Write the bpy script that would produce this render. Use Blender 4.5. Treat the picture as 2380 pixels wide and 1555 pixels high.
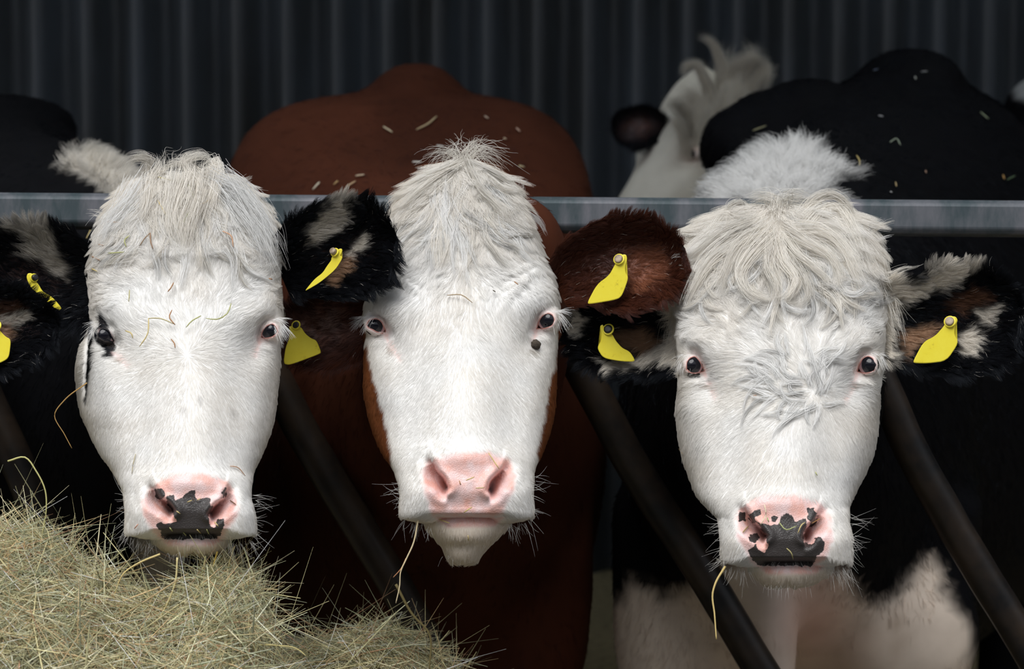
import bpy, bmesh, math, random
import numpy as np
from mathutils import Vector, Matrix, Euler

for _o in list(bpy.data.objects):
    bpy.data.objects.remove(_o, do_unlink=True)
scene = bpy.context.scene
COL = scene.collection
RNG = np.random.default_rng(11)
random.seed(5)

# ------------------------------------------------------------------ camera
W, H, FPX = 2380.0, 1555.0, 6000.0
CAMP = np.array([0.0, -3.6, 1.45])
PIT = math.radians(5.0)
FWD = np.array([0, math.cos(PIT), -math.sin(PIT)])
UPV = np.array([0, math.sin(PIT), math.cos(PIT)])
RIG = np.array([1.0, 0, 0])
cam_d = bpy.data.cameras.new('camera')
cam_d.sensor_width = 36.0
cam_d.lens = 36.0 * FPX / W
cam_d.clip_start = 0.1
cam_d.clip_end = 200
cam_d.dof.use_dof = True
cam_d.dof.focus_distance = 3.52
cam_d.dof.aperture_fstop = 5.6
cam = bpy.data.objects.new('camera', cam_d)
COL.objects.link(cam)
cam.location = CAMP
cam.rotation_euler = (math.pi / 2 - PIT, 0, 0)
scene.camera = cam

# ------------------------------------------------------------------ world: overcast sky
world = bpy.data.worlds.new('sky')
scene.world = world
world.use_nodes = True
nt = world.node_tree
nt.nodes.clear()
w_out = nt.nodes.new('ShaderNodeOutputWorld')
w_bg = nt.nodes.new('ShaderNodeBackground')
w_tc = nt.nodes.new('ShaderNodeTexCoord')
w_sx = nt.nodes.new('ShaderNodeSeparateXYZ')
w_rp = nt.nodes.new('ShaderNodeValToRGB')
nt.links.new(w_tc.outputs['Generated'], w_sx.inputs[0])
nt.links.new(w_sx.outputs['Z'], w_rp.inputs[0])
nt.links.new(w_rp.outputs['Color'], w_bg.inputs['Color'])
nt.links.new(w_bg.outputs[0], w_out.inputs[0])
e = w_rp.color_ramp.elements
e[0].position = 0.0
e[0].color = (0.20, 0.21, 0.23, 1)
e[1].position = 1.0
e[1].color = (0.93, 0.98, 1.08, 1)
w_bg.inputs['Strength'].default_value = 1.0
# veiled sun: a broad soft source, high in front of the barn
sun_d = bpy.data.lights.new('sun', 'SUN')
sun_d.energy = 2.75
sun_d.angle = math.radians(50)
sun_d.color = (1.0, 0.985, 0.965)
sun = bpy.data.objects.new('sun', sun_d)
COL.objects.link(sun)
sun.rotation_euler = Vector((0.14, 0.47, -0.87)).to_track_quat('-Z', 'Y').to_euler()
sun.location = (0, -6, 8)

scene.view_settings.view_transform = 'Standard'
scene.view_settings.look = 'None'
scene.view_settings.gamma = 1.0
scene.view_settings.use_curve_mapping = False
scene.view_settings.exposure = 0.27

# ------------------------------------------------------------------ helpers
def P(px, py, d):
    """point of the place that the photograph shows at (px,py), d metres down the lens axis"""
    px, py, d = np.broadcast_arrays(np.asarray(px, float), np.asarray(py, float), np.asarray(d, float))
    return (CAMP + d[..., None] * FWD + ((px - W / 2) / FPX * d)[..., None] * RIG
            + ((H / 2 - py) / FPX * d)[..., None] * UPV)

def proj(v):
    r = v - CAMP
    d = r @ FWD
    return W / 2 + (r @ RIG) / d * FPX, H / 2 - (r @ UPV) / d * FPX, d

def lin(r, g, b):
    c = np.array([r, g, b], float) / 255.0
    return np.where(c <= 0.04045, c / 12.92, ((c + 0.055) / 1.055) ** 2.4)

def smooth(a, b, x):
    t = np.clip((np.asarray(x, float) - a) / (b - a), 0, 1)
    return t * t * (3 - 2 * t)

_LAT = np.random.default_rng(3).random((64, 64))
def vnoise(x, y, off=0):
    x = np.asarray(x, float) + off * 7.31
    y = np.asarray(y, float) + off * 3.17
    xi, yi = np.floor(x).astype(int), np.floor(y).astype(int)
    fx, fy = x - xi, y - yi
    fx, fy = fx * fx * (3 - 2 * fx), fy * fy * (3 - 2 * fy)
    g = lambda i, j: _LAT[i % 64, j % 64]
    return ((g(xi, yi) * (1 - fx) + g(xi + 1, yi) * fx) * (1 - fy)
            + (g(xi, yi + 1) * (1 - fx) + g(xi + 1, yi + 1) * fx) * fy) * 2 - 1

def pchip(xs, ys, x):
    xs, ys = np.asarray(xs, float), np.asarray(ys, float)
    h = np.diff(xs)
    dl = np.diff(ys) / h
    m = np.zeros_like(ys)
    for i in range(1, len(xs) - 1):
        if dl[i - 1] * dl[i] > 0:
            w1, w2 = 2 * h[i] + h[i - 1], h[i] + 2 * h[i - 1]
            m[i] = (w1 + w2) / (w1 / dl[i - 1] + w2 / dl[i])
    m[0], m[-1] = dl[0], dl[-1]
    x = np.clip(x, xs[0], xs[-1])
    i = np.clip(np.searchsorted(xs, x) - 1, 0, len(xs) - 2)
    t = (x - xs[i]) / h[i]
    return ((2 * t**3 - 3 * t**2 + 1) * ys[i] + (t**3 - 2 * t**2 + t) * h[i] * m[i]
            + (-2 * t**3 + 3 * t**2) * ys[i + 1] + (t**3 - t**2) * h[i] * m[i + 1])

def sd_poly(px, py, poly):
    """signed distance to a polygon, negative inside"""
    poly = np.asarray(poly, float)
    d2 = np.full(np.shape(px), 1e12)
    ins = np.zeros(np.shape(px), bool)
    for (ax, ay), (bx, by) in zip(poly, np.roll(poly, -1, 0)):
        ex, ey = bx - ax, by - ay
        t = np.clip(((px - ax) * ex + (py - ay) * ey) / (ex * ex + ey * ey + 1e-9), 0, 1)
        d2 = np.minimum(d2, (px - ax - t * ex) ** 2 + (py - ay - t * ey) ** 2)
        c = (ay > py) != (by > py)
        with np.errstate(divide='ignore', invalid='ignore'):
            xx = (bx - ax) * (py - ay) / (by - ay + 1e-12) + ax
        ins ^= c & (px < xx)
    d = np.sqrt(d2)
    return np.where(ins, -d, d)

def sd_line(px, py, pts):
    pts = np.asarray(pts, float)
    d2 = np.full(np.shape(px), 1e12)
    for (ax, ay), (bx, by) in zip(pts[:-1], pts[1:]):
        ex, ey = bx - ax, by - ay
        t = np.clip(((px - ax) * ex + (py - ay) * ey) / (ex * ex + ey * ey + 1e-9), 0, 1)
        d2 = np.minimum(d2, (px - ax - t * ex) ** 2 + (py - ay - t * ey) ** 2)
    return np.sqrt(d2)

def tag(o, label=None, cat=None, group=None, kind=None):
    if label: o['label'] = label
    if cat: o['category'] = cat
    if group: o['group'] = group
    if kind: o['kind'] = kind
    return o

def empty(name, loc, **kw):
    o = bpy.data.objects.new(name, None)
    o.empty_display_size = 0.1
    o.location = loc
    COL.objects.link(o)
    return tag(o, **kw)

def wloc(parent):
    l = np.zeros(3)
    while parent is not None:
        l = l + np.array(parent.location)
        parent = parent.parent
    return l

def mesh(name, v, f, mat=None, parent=None, attrs=None, smooth_=True):
    v = np.asarray(v, float) - wloc(parent)
    me = bpy.data.meshes.new(name)
    me.from_pydata(v.tolist() if len(v) < 5 else v, [], f if isinstance(f, list) else f.tolist())
    if smooth_:
        me.polygons.foreach_set('use_smooth', np.ones(len(me.polygons), bool))
    for k, a in (attrs or {}).items():
        if a.ndim == 2:
            at = me.attributes.new(k, 'FLOAT_COLOR', 'POINT')
            at.data.foreach_set('color', np.c_[a, np.ones(len(a))].astype(np.float32).ravel())
        else:
            at = me.attributes.new(k, 'FLOAT', 'POINT')
            at.data.foreach_set('value', a.astype(np.float32))
    if mat: me.materials.append(mat)
    o = bpy.data.objects.new(name, me)
    COL.objects.link(o)
    if parent is not None: o.parent = parent
    return o

def hairs(name, pts, rad, col, mat, parent, kind='stuff', nrm=None):
    n, k, _ = pts.shape
    if nrm is None:
        nrm = np.repeat(unit(-FWD * 0.8 + UPV * 0.6)[None], n, 0)
    pts = pts - wloc(parent)
    hc = bpy.data.hair_curves.new(name)
    hc.add_curves([k] * n)
    hc.attributes['position'].data.foreach_set('vector', pts.astype(np.float32).ravel())
    a = hc.attributes.get('radius') or hc.attributes.new('radius', 'FLOAT', 'POINT')
    a.data.foreach_set('value', np.broadcast_to(rad, (n, k)).astype(np.float32).ravel())
    c = hc.attributes.new('Col', 'FLOAT_COLOR', 'CURVE')
    c.data.foreach_set('color', np.c_[col, np.ones(n)].astype(np.float32).ravel())
    nv = hc.attributes.new('Nrm', 'FLOAT_VECTOR', 'CURVE')     # lie of the coat under each hair
    nv.data.foreach_set('vector', np.asarray(nrm).astype(np.float32).ravel())
    hc.materials.append(mat)
    o = bpy.data.objects.new(name, hc)
    COL.objects.link(o)
    o.parent = parent
    if kind: o['kind'] = kind
    return o

def gridfaces(nr, nc, wrap=True):
    r = np.arange(nr - 1)[:, None]
    c = np.arange(nc if wrap else nc - 1)[None, :]
    c2 = (c + 1) % nc
    return np.stack([r * nc + c, r * nc + c2, (r + 1) * nc + c2, (r + 1) * nc + c], -1).reshape(-1, 4)

def grid_normals(V):
    du = np.roll(V, -1, 1) - np.roll(V, 1, 1)
    dv = np.gradient(V, axis=0)
    n = np.cross(dv, du)
    return n / (np.linalg.norm(n, axis=-1, keepdims=True) + 1e-12)

def unit(v):
    return v / (np.linalg.norm(v, axis=-1, keepdims=True) + 1e-12)

def tube(path, rad, seg=10, cap=True):
    """swept tube: verts, faces"""
    path = np.asarray(path, float)
    rad = np.broadcast_to(np.asarray(rad, float), (len(path),))
    t = unit(np.gradient(path, axis=0))
    ref = np.array([0.13, 0.3, 1.0])
    a = unit(np.cross(t, ref)); b = np.cross(t, a)
    th = np.linspace(0, 2 * math.pi, seg, endpoint=False)
    V = path[:, None] + rad[:, None, None] * (np.cos(th)[None, :, None] * a[:, None] + np.sin(th)[None, :, None] * b[:, None])
    f = gridfaces(len(path), seg).tolist()
    if cap:
        f.append(list(range(seg))[::-1]); f.append([(len(path) - 1) * seg + i for i in range(seg)])
    return V.reshape(-1, 3), f

def catmull(pts, n):
    pts = np.asarray(pts, float)
    s = np.r_[0, np.cumsum(np.linalg.norm(np.diff(pts[:, :2], axis=0), axis=1) + 1e-6)]
    u = np.linspace(0, s[-1], n)
    m = np.gradient(pts, s, axis=0) if len(pts) > 2 else np.repeat((pts[1:] - pts[:1]) / s[-1], 2, 0)
    i = np.clip(np.searchsorted(s, u, side='right') - 1, 0, len(s) - 2)
    h = (s[i + 1] - s[i])[:, None]
    t = ((u - s[i])[:, None]) / h
    return ((2 * t**3 - 3 * t**2 + 1) * pts[i] + (t**3 - 2 * t**2 + t) * h * m[i]
            + (-2 * t**3 + 3 * t**2) * pts[i + 1] + (t**3 - t**2) * h * m[i + 1])

# ------------------------------------------------------------------ materials
def new_mat(name):
    m = bpy.data.materials.new(name)
    m.use_nodes = True
    n = m.node_tree
    b = n.nodes['Principled BSDF']
    return m, n, b

def N(nt_, kind, **kw):
    n = nt_.nodes.new('ShaderNode' + kind)
    for k, v in kw.items():
        if k.startswith('i_'):
            n.inputs[k[2:].replace('_', ' ')].default_value = v
        else:
            setattr(n, k, v)
    return n

def simple(name, col, rough=0.5, spec=0.5, metal=0.0, noise=0.0, scale=30.0, bump=0.0, col2=None):
    m, n, b = new_mat(name)
    b.inputs['Base Color'].default_value = (*col, 1)
    b.inputs['Roughness'].default_value = rough
    b.inputs['Specular IOR Level'].default_value = spec
    b.inputs['Metallic'].default_value = metal
    if noise or bump:
        tc = N(n, 'TexCoord')
        no = N(n, 'TexNoise', i_Scale=scale, i_Detail=6.0, i_Roughness=0.6)
        n.links.new(tc.outputs['Object'], no.inputs['Vector'])
        if noise:
            mx = N(n, 'Mix', data_type='RGBA')
            mx.inputs['A'].default_value = (*col, 1) if False else (*col, 1)
            mx.inputs[6].default_value = (*col, 1)
            mx.inputs[7].default_value = (*(col2 if col2 is not None else np.array(col) * 0.5), 1)
            mr = N(n, 'MapRange')
            mr.inputs['From Min'].default_value = 0.5 - 0.5 * (1 - noise) * 0.5
            mr.inputs['From Max'].default_value = 0.72
            n.links.new(no.outputs['Fac'], mr.inputs['Value'])
            n.links.new(mr.outputs[0], mx.inputs[0])
            n.links.new(mx.outputs[2], b.inputs['Base Color'])
        if bump:
            bp = N(n, 'Bump', i_Strength=bump, i_Distance=0.004)
            n.links.new(no.outputs['Fac'], bp.inputs['Height'])
            n.links.new(bp.outputs[0], b.inputs['Normal'])
    return m

def make_fur_mat():
    m, n, b = new_mat('fur')
    n.nodes.remove(b)
    out = n.nodes['Material Output']
    at = N(n, 'Attribute', attribute_name='Col')
    df = N(n, 'BsdfDiffuse')
    tr = N(n, 'BsdfTranslucent')
    gl = N(n, 'BsdfAnisotropic', i_Roughness=0.42)
    gl.inputs['Color'].default_value = (0.75, 0.85, 1.0, 1)
    m1 = N(n, 'MixShader'); m1.inputs[0].default_value = 0.22
    m2 = N(n, 'MixShader'); m2.inputs[0].default_value = 0.018
    an = N(n, 'Attribute', attribute_name='Nrm')
    ge = N(n, 'NewGeometry')
    s1 = N(n, 'VectorMath', operation='SCALE'); s1.inputs['Scale'].default_value = 0.45
    n.links.new(ge.outputs['Normal'], s1.inputs[0])
    s2 = N(n, 'VectorMath', operation='ADD'); n.links.new(s1.outputs[0], s2.inputs[0]); n.links.new(an.outputs['Vector'], s2.inputs[1])
    s3 = N(n, 'VectorMath', operation='NORMALIZE'); n.links.new(s2.outputs[0], s3.inputs[0])
    n.links.new(s3.outputs[0], df.inputs['Normal'])
    n.links.new(at.outputs['Color'], df.inputs['Color'])
    n.links.new(at.outputs['Color'], tr.inputs['Color'])
    n.links.new(df.outputs[0], m1.inputs[1]); n.links.new(tr.outputs[0], m1.inputs[2])
    n.links.new(m1.outputs[0], m2.inputs[1]); n.links.new(gl.outputs[0], m2.inputs[2])
    n.links.new(m2.outputs[0], out.inputs['Surface'])
    return m
M_FUR = make_fur_mat()

def make_hide_mat():
    m, n, b = new_mat('hide')
    at = N(n, 'Attribute', attribute_name='Col')
    sk = N(n, 'Attribute', attribute_name='skin')
    dk = N(n, 'Attribute', attribute_name='dark')
    tc = N(n, 'TexCoord')
    # coat mottling
    n1 = N(n, 'TexNoise', i_Scale=18.0, i_Detail=5.0)
    n.links.new(tc.outputs['Object'], n1.inputs['Vector'])
    mc = N(n, 'MixRGB', blend_type='MULTIPLY'); mc.inputs[0].default_value = 0.35
    cr = N(n, 'ValToRGB')
    cr.color_ramp.elements[0].position = 0.3; cr.color_ramp.elements[0].color = (0.62, 0.6, 0.58, 1)
    cr.color_ramp.elements[1].position = 0.7; cr.color_ramp.elements[1].color = (1, 1, 1, 1)
    n.links.new(n1.outputs['Fac'], cr.inputs[0])
    n.links.new(at.outputs['Color'], mc.inputs[1]); n.links.new(cr.outputs[0], mc.inputs[2])
    # pink skin
    n2 = N(n, 'TexNoise', i_Scale=45.0, i_Detail=4.0)
    n.links.new(tc.outputs['Object'], n2.inputs['Vector'])
    pr = N(n, 'ValToRGB')
    pr.color_ramp.elements[0].position = 0.36; pr.color_ramp.elements[0].color = (0.79, 0.43, 0.36, 1)
    pr.color_ramp.elements[1].position = 0.62; pr.color_ramp.elements[1].color = (0.84, 0.62, 0.60, 1)
    n.links.new(n2.outputs['Fac'], pr.inputs[0])
    m1 = N(n, 'MixRGB')
    n.links.new(sk.outputs['Fac'], m1.inputs[0])
    n.links.new(mc.outputs[0], m1.inputs[1]); n.links.new(pr.outputs[0], m1.inputs[2])
    # dark pigment with ragged edge
    n3 = N(n, 'TexNoise', i_Scale=140.0, i_Detail=4.0)
    n.links.new(tc.outputs['Object'], n3.inputs['Vector'])
    ad = N(n, 'Math', operation='MULTIPLY_ADD'); ad.inputs[1].default_value = 0.9
    n.links.new(n3.outputs['Fac'], ad.inputs[0]); n.links.new(dk.outputs['Fac'], ad.inputs[2])
    th = N(n, 'MapRange'); th.inputs['From Min'].default_value = 0.92; th.inputs['From Max'].default_value = 1.0
    n.links.new(ad.outputs[0], th.inputs['Value'])
    m2 = N(n, 'MixRGB'); m2.inputs[2].default_value = (0.042, 0.036, 0.034, 1)
    n.links.new(th.outputs[0], m2.inputs[0]); n.links.new(m1.outputs[0], m2.inputs[1])
    n.links.new(m2.outputs[0], b.inputs['Base Color'])
    rr = N(n, 'MapRange'); rr.inputs['To Min'].default_value = 0.75; rr.inputs['To Max'].default_value = 0.38
    n.links.new(sk.outputs['Fac'], rr.inputs['Value']); n.links.new(rr.outputs[0], b.inputs['Roughness'])
    b.inputs['Specular IOR Level'].default_value = 0.25
    sp = N(n, 'MapRange'); sp.inputs['To Min'].default_value = 0.06; sp.inputs['To Max'].default_value = 0.4
    n.links.new(sk.outputs['Fac'], sp.inputs['Value']); n.links.new(sp.outputs[0], b.inputs['Specular IOR Level'])
    vo = N(n, 'TexVoronoi', i_Scale=330.0); vo.feature = 'DISTANCE_TO_EDGE'
    nd = N(n, 'TexNoise', i_Scale=55.0, i_Detail=2.0)
    n.links.new(tc.outputs['Object'], nd.inputs['Vector'])
    va = N(n, 'VectorMath', operation='MULTIPLY_ADD'); va.inputs[1].default_value = (0.012, 0.012, 0.012)
    n.links.new(nd.outputs['Color'], va.inputs[0]); n.links.new(tc.outputs['Object'], va.inputs[2])
    n.links.new(va.outputs[0], vo.inputs['Vector'])
    vm = N(n, 'Math', operation='MINIMUM'); vm.inputs[1].default_value = 0.22
    n.links.new(vo.outputs['Distance'], vm.inputs[0])
    vs = N(n, 'Math', operation='MULTIPLY'); n.links.new(vm.outputs[0], vs.inputs[0]); n.links.new(sk.outputs['Fac'], vs.inputs[1])
    bp = N(n, 'Bump', i_Strength=0.45, i_Distance=0.0022)
    n.links.new(vs.outputs[0], bp.inputs['Height']); n.links.new(bp.outputs[0], b.inputs['Normal'])
    return m
M_HIDE = make_hide_mat()

def make_eye_mat():
    m, n, b = new_mat('eye_wet')
    at = N(n, 'Attribute', attribute_name='Col')
    n.links.new(at.outputs['Color'], b.inputs['Base Color'])
    b.inputs['Roughness'].default_value = 0.06
    b.inputs['Specular IOR Level'].default_value = 0.4
    return m
M_EYE = make_eye_mat()

def make_tag_mat():
    m, n, b = new_mat('tag_plastic')
    tc = N(n, 'TexCoord')
    no = N(n, 'TexNoise', i_Scale=60.0, i_Detail=6.0, i_Roughness=0.7)
    n.links.new(tc.outputs['Object'], no.inputs['Vector'])
    cr = N(n, 'ValToRGB')
    e0 = cr.color_ramp.elements
    e0[0].position = 0.22; e0[0].color = (0.40, 0.30, 0.03, 1)
    e0[1].position = 0.38; e0[1].color = (0.86, 0.72, 0.045, 1)
    e2 = e0.new(0.8); e2.color = (0.90, 0.79, 0.07, 1)
    n.links.new(no.outputs['Fac'], cr.inputs[0])
    n.links.new(cr.outputs[0], b.inputs['Base Color'])
    b.inputs['Roughness'].default_value = 0.42
    b.inputs['Subsurface Weight'].default_value = 0.0
    return m
M_TAG = make_tag_mat()
M_STUD = simple('stud_pale', lin(178, 160, 135), 0.45, noise=0.8, scale=120, col2=lin(110, 90, 70))
M_STUDK = simple('stud_black', lin(28, 28, 30), 0.4)

def make_galv():
    m, n, b = new_mat('galvanised_steel')
    tc = N(n, 'TexCoord')
    n1 = N(n, 'TexNoise', i_Scale=22.0, i_Detail=8.0, i_Roughness=0.65)
    n2 = N(n, 'TexNoise', i_Scale=3.0, i_Detail=4.0)
    mp = N(n, 'Mapping'); mp.inputs['Scale'].default_value = (1, 1, 0.25)
    n.links.new(tc.outputs['Object'], mp.inputs[0]); n.links.new(mp.outputs[0], n1.inputs['Vector'])
    n.links.new(tc.outputs['Object'], n2.inputs['Vector'])
    cr = N(n, 'ValToRGB')
    e = cr.color_ramp.elements
    e[0].position = 0.38; e[0].color = (0.042, 0.062, 0.070, 1)
    e[1].position = 0.66; e[1].color = (0.15, 0.150, 0.168, 1)
    n.links.new(n1.outputs['Fac'], cr.inputs[0])
    rust = N(n, 'MixRGB'); rust.inputs[2].default_value = (0.17, 0.135, 0.10, 1)
    mr = N(n, 'MapRange'); mr.inputs['From Min'].default_value = 0.55; mr.inputs['From Max'].default_value = 0.75; mr.inputs['To Max'].default_value = 0.6
    n.links.new(n2.outputs['Fac'], mr.inputs['Value']); n.links.new(mr.outputs[0], rust.inputs[0])
    n.links.new(cr.outputs[0], rust.inputs[1]); n.links.new(rust.outputs[0], b.inputs['Base Color'])
    b.inputs['Metallic'].default_value = 0.35
    b.inputs['Roughness'].default_value = 0.5
    bp = N(n, 'Bump', i_Strength=0.15, i_Distance=0.002)
    n.links.new(n1.outputs['Fac'], bp.inputs['Height']); n.links.new(bp.outputs[0], b.inputs['Normal'])
    return m
M_GALV = make_galv()
M_BAR = simple('dark_bar_paint', lin(17, 16, 16), 0.4, spec=0.3, noise=0.35, scale=14, col2=lin(50, 40, 31), bump=0.25)

def make_wall_mat():
    m, n, b = new_mat('fibre_cement_sheet')
    tc = N(n, 'TexCoord')
    n1 = N(n, 'TexNoise', i_Scale=4.0, i_Detail=6.0)
    mp = N(n, 'Mapping'); mp.inputs['Scale'].default_value = (2.0, 1, 0.35)
    n.links.new(tc.outputs['Object'], mp.inputs[0]); n.links.new(mp.outputs[0], n1.inputs['Vector'])
    cr = N(n, 'ValToRGB')
    e = cr.color_ramp.elements
    e[0].position = 0.25; e[0].color = (*lin(58, 58, 57), 1)
    e[1].position = 0.75; e[1].color = (*lin(82, 89, 98), 1)
    n.links.new(n1.outputs['Fac'], cr.inputs[0]); n.links.new(cr.outputs[0], b.inputs['Base Color'])
    b.inputs['Roughness'].default_value = 0.33
    b.inputs['Specular IOR Level'].default_value = 0.75
    return m
M_WALL = make_wall_mat()
def make_added_rooflight():
    m, n, b = new_mat('added_rooflight_sheet')
    n.nodes.remove(b)
    t = N(n, 'BsdfTranslucent'); t.inputs['Color'].default_value = (0.62, 0.66, 0.68, 1)
    n.links.new(t.outputs[0], n.nodes['Material Output'].inputs['Surface'])
    return m
M_ADDED_ROOFLIGHT = make_added_rooflight()
M_ROOF = simple('roof_sheet', lin(70, 70, 72), 0.8, noise=0.5, scale=3)
M_CONC = simple('yard_concrete', lin(92, 90, 86), 0.9, noise=0.6, scale=6, bump=0.3)
M_STRAWFLOOR = simple('straw_bedding', lin(150, 135, 100), 0.9, noise=0.9, scale=40, bump=0.8, col2=lin(70, 60, 42))

def make_hay_mat():
    m, n, b = new_mat('hay')
    at = N(n, 'Attribute', attribute_name='Col')
    n.links.new(at.outputs['Color'], b.inputs['Base Color'])
    b.inputs['Roughness'].default_value = 0.6
    b.inputs['Specular IOR Level'].default_value = 0.3
    return m
M_HAY = make_hay_mat()
M_MUD = simple('dried_mud', lin(75, 66, 55), 0.85, noise=0.7, scale=200, bump=0.9)

# ------------------------------------------------------------------ barn
def slab(name, x0, x1, y0, y1, z0, z1, mat):
    v = [(x, y, z) for x in (x0, x1) for y in (y0, y1) for z in (z0, z1)]
    f = [[0, 1, 3, 2], [4, 6, 7, 5], [0, 4, 5, 1], [2, 3, 7, 6], [0, 2, 6, 4], [1, 5, 7, 3]]
    return mesh(name, v, f, mat, smooth_=False)

def barn():
    # corrugated back sheeting
    pitch, amp, yb = 0.1545, 0.038, 4.42
    x = np.arange(-3.6, 9, pitch / 14)
    ph = (x - P(95, 100, 8.0)[0]) / pitch
    fr = ph - np.floor(ph)
    # rounded crests with flatter pans
    prof = np.cos(2 * np.pi * fr)
    y = yb - amp * prof
    zs = np.array([0.0, 1.0, 2.0, 3.0, 4.2])
    V = np.stack([np.stack([x, y, np.full_like(x, z)], -1) for z in zs])
    V2 = V + np.array([0, 0.012, 0])
    nr, nc = V.shape[:2]
    f1 = gridfaces(nr, nc, False)
    f = np.r_[f1, f1[:, ::-1] + nr * nc]
    tag(mesh('wall_back', np.r_[V.reshape(-1, 3), V2.reshape(-1, 3)], f, M_WALL), kind='structure')
    tag(slab('wall_right', 6.0, 6.12, 0.2, 4.5, 0, 4.2, M_ROOF), kind='structure')
    tag(slab('floor', -3.6, 9, 0.35, 4.6, -0.1, 0.0, M_STRAWFLOOR), kind='structure')
    tag(slab('ground', -15, 15, -14, 0.35, -0.1, 0.0, M_CONC), kind='structure')
    tag(slab('ground', -15, -3.6, 0.35, 8, -0.1, 0.0, M_CONC), kind='structure')
    tag(slab('ceiling', -3.6, 9, -0.55, 1.0, 3.7, 3.78, M_ROOF), kind='structure')
    tag(slab('ceiling', -3.6, 9, 2.5, 4.6, 3.7, 3.78, M_ROOF), kind='structure')
    tag(slab('added_rooflight_1', -3.6, 9, 1.0, 2.5, 3.72, 3.74, M_ADDED_ROOFLIGHT), kind='structure')     # unseen translucent roof strip, added for top light on the backs
    tag(slab('wall_opposite', -16, 16, -9.2, -9.0, 0, 4.4, M_CONC), kind='structure') # the shed across the yard
barn()

# ------------------------------------------------------------------ head loft
# canonical depth profile along the face: t = 0 at the eyes, 1 at the mouth line, units photo pixels at the eye plane
T_  = [-.82, -.75, -.66, -.576, -.49, -.40, -.315, -.207, -.1, 0, .12, .23, .337, .446, .554, .663, .77, .88, .967, 1.03]
F_  = [-62, -22, 14, 38, 60, 80, 97, 116, 138, 160, 192, 222, 253, 284, 312, 338, 362, 378, 378, 366]
M_  = [-70, -68, -66, -62, -58, -52, -46, -36, -22, -10, -6, -2, 8, 28, 62, 130, 212, 265, 280, 285]
B_  = [-90, -140, -190, -225, -250, -265, -280, -290, -295, -295, -290, -270, -235, -180, -110, -30, 60, 120, 150, 170]
NN_ = [2.0, 2.0, 2.1, 2.2, 2.3, 2.3, 2.3, 2.25, 2.2, 2.15, 2.1, 2.05, 2.0, 2.0, 2.1, 2.3, 2.7, 3.0, 3.0, 2.8]

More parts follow.
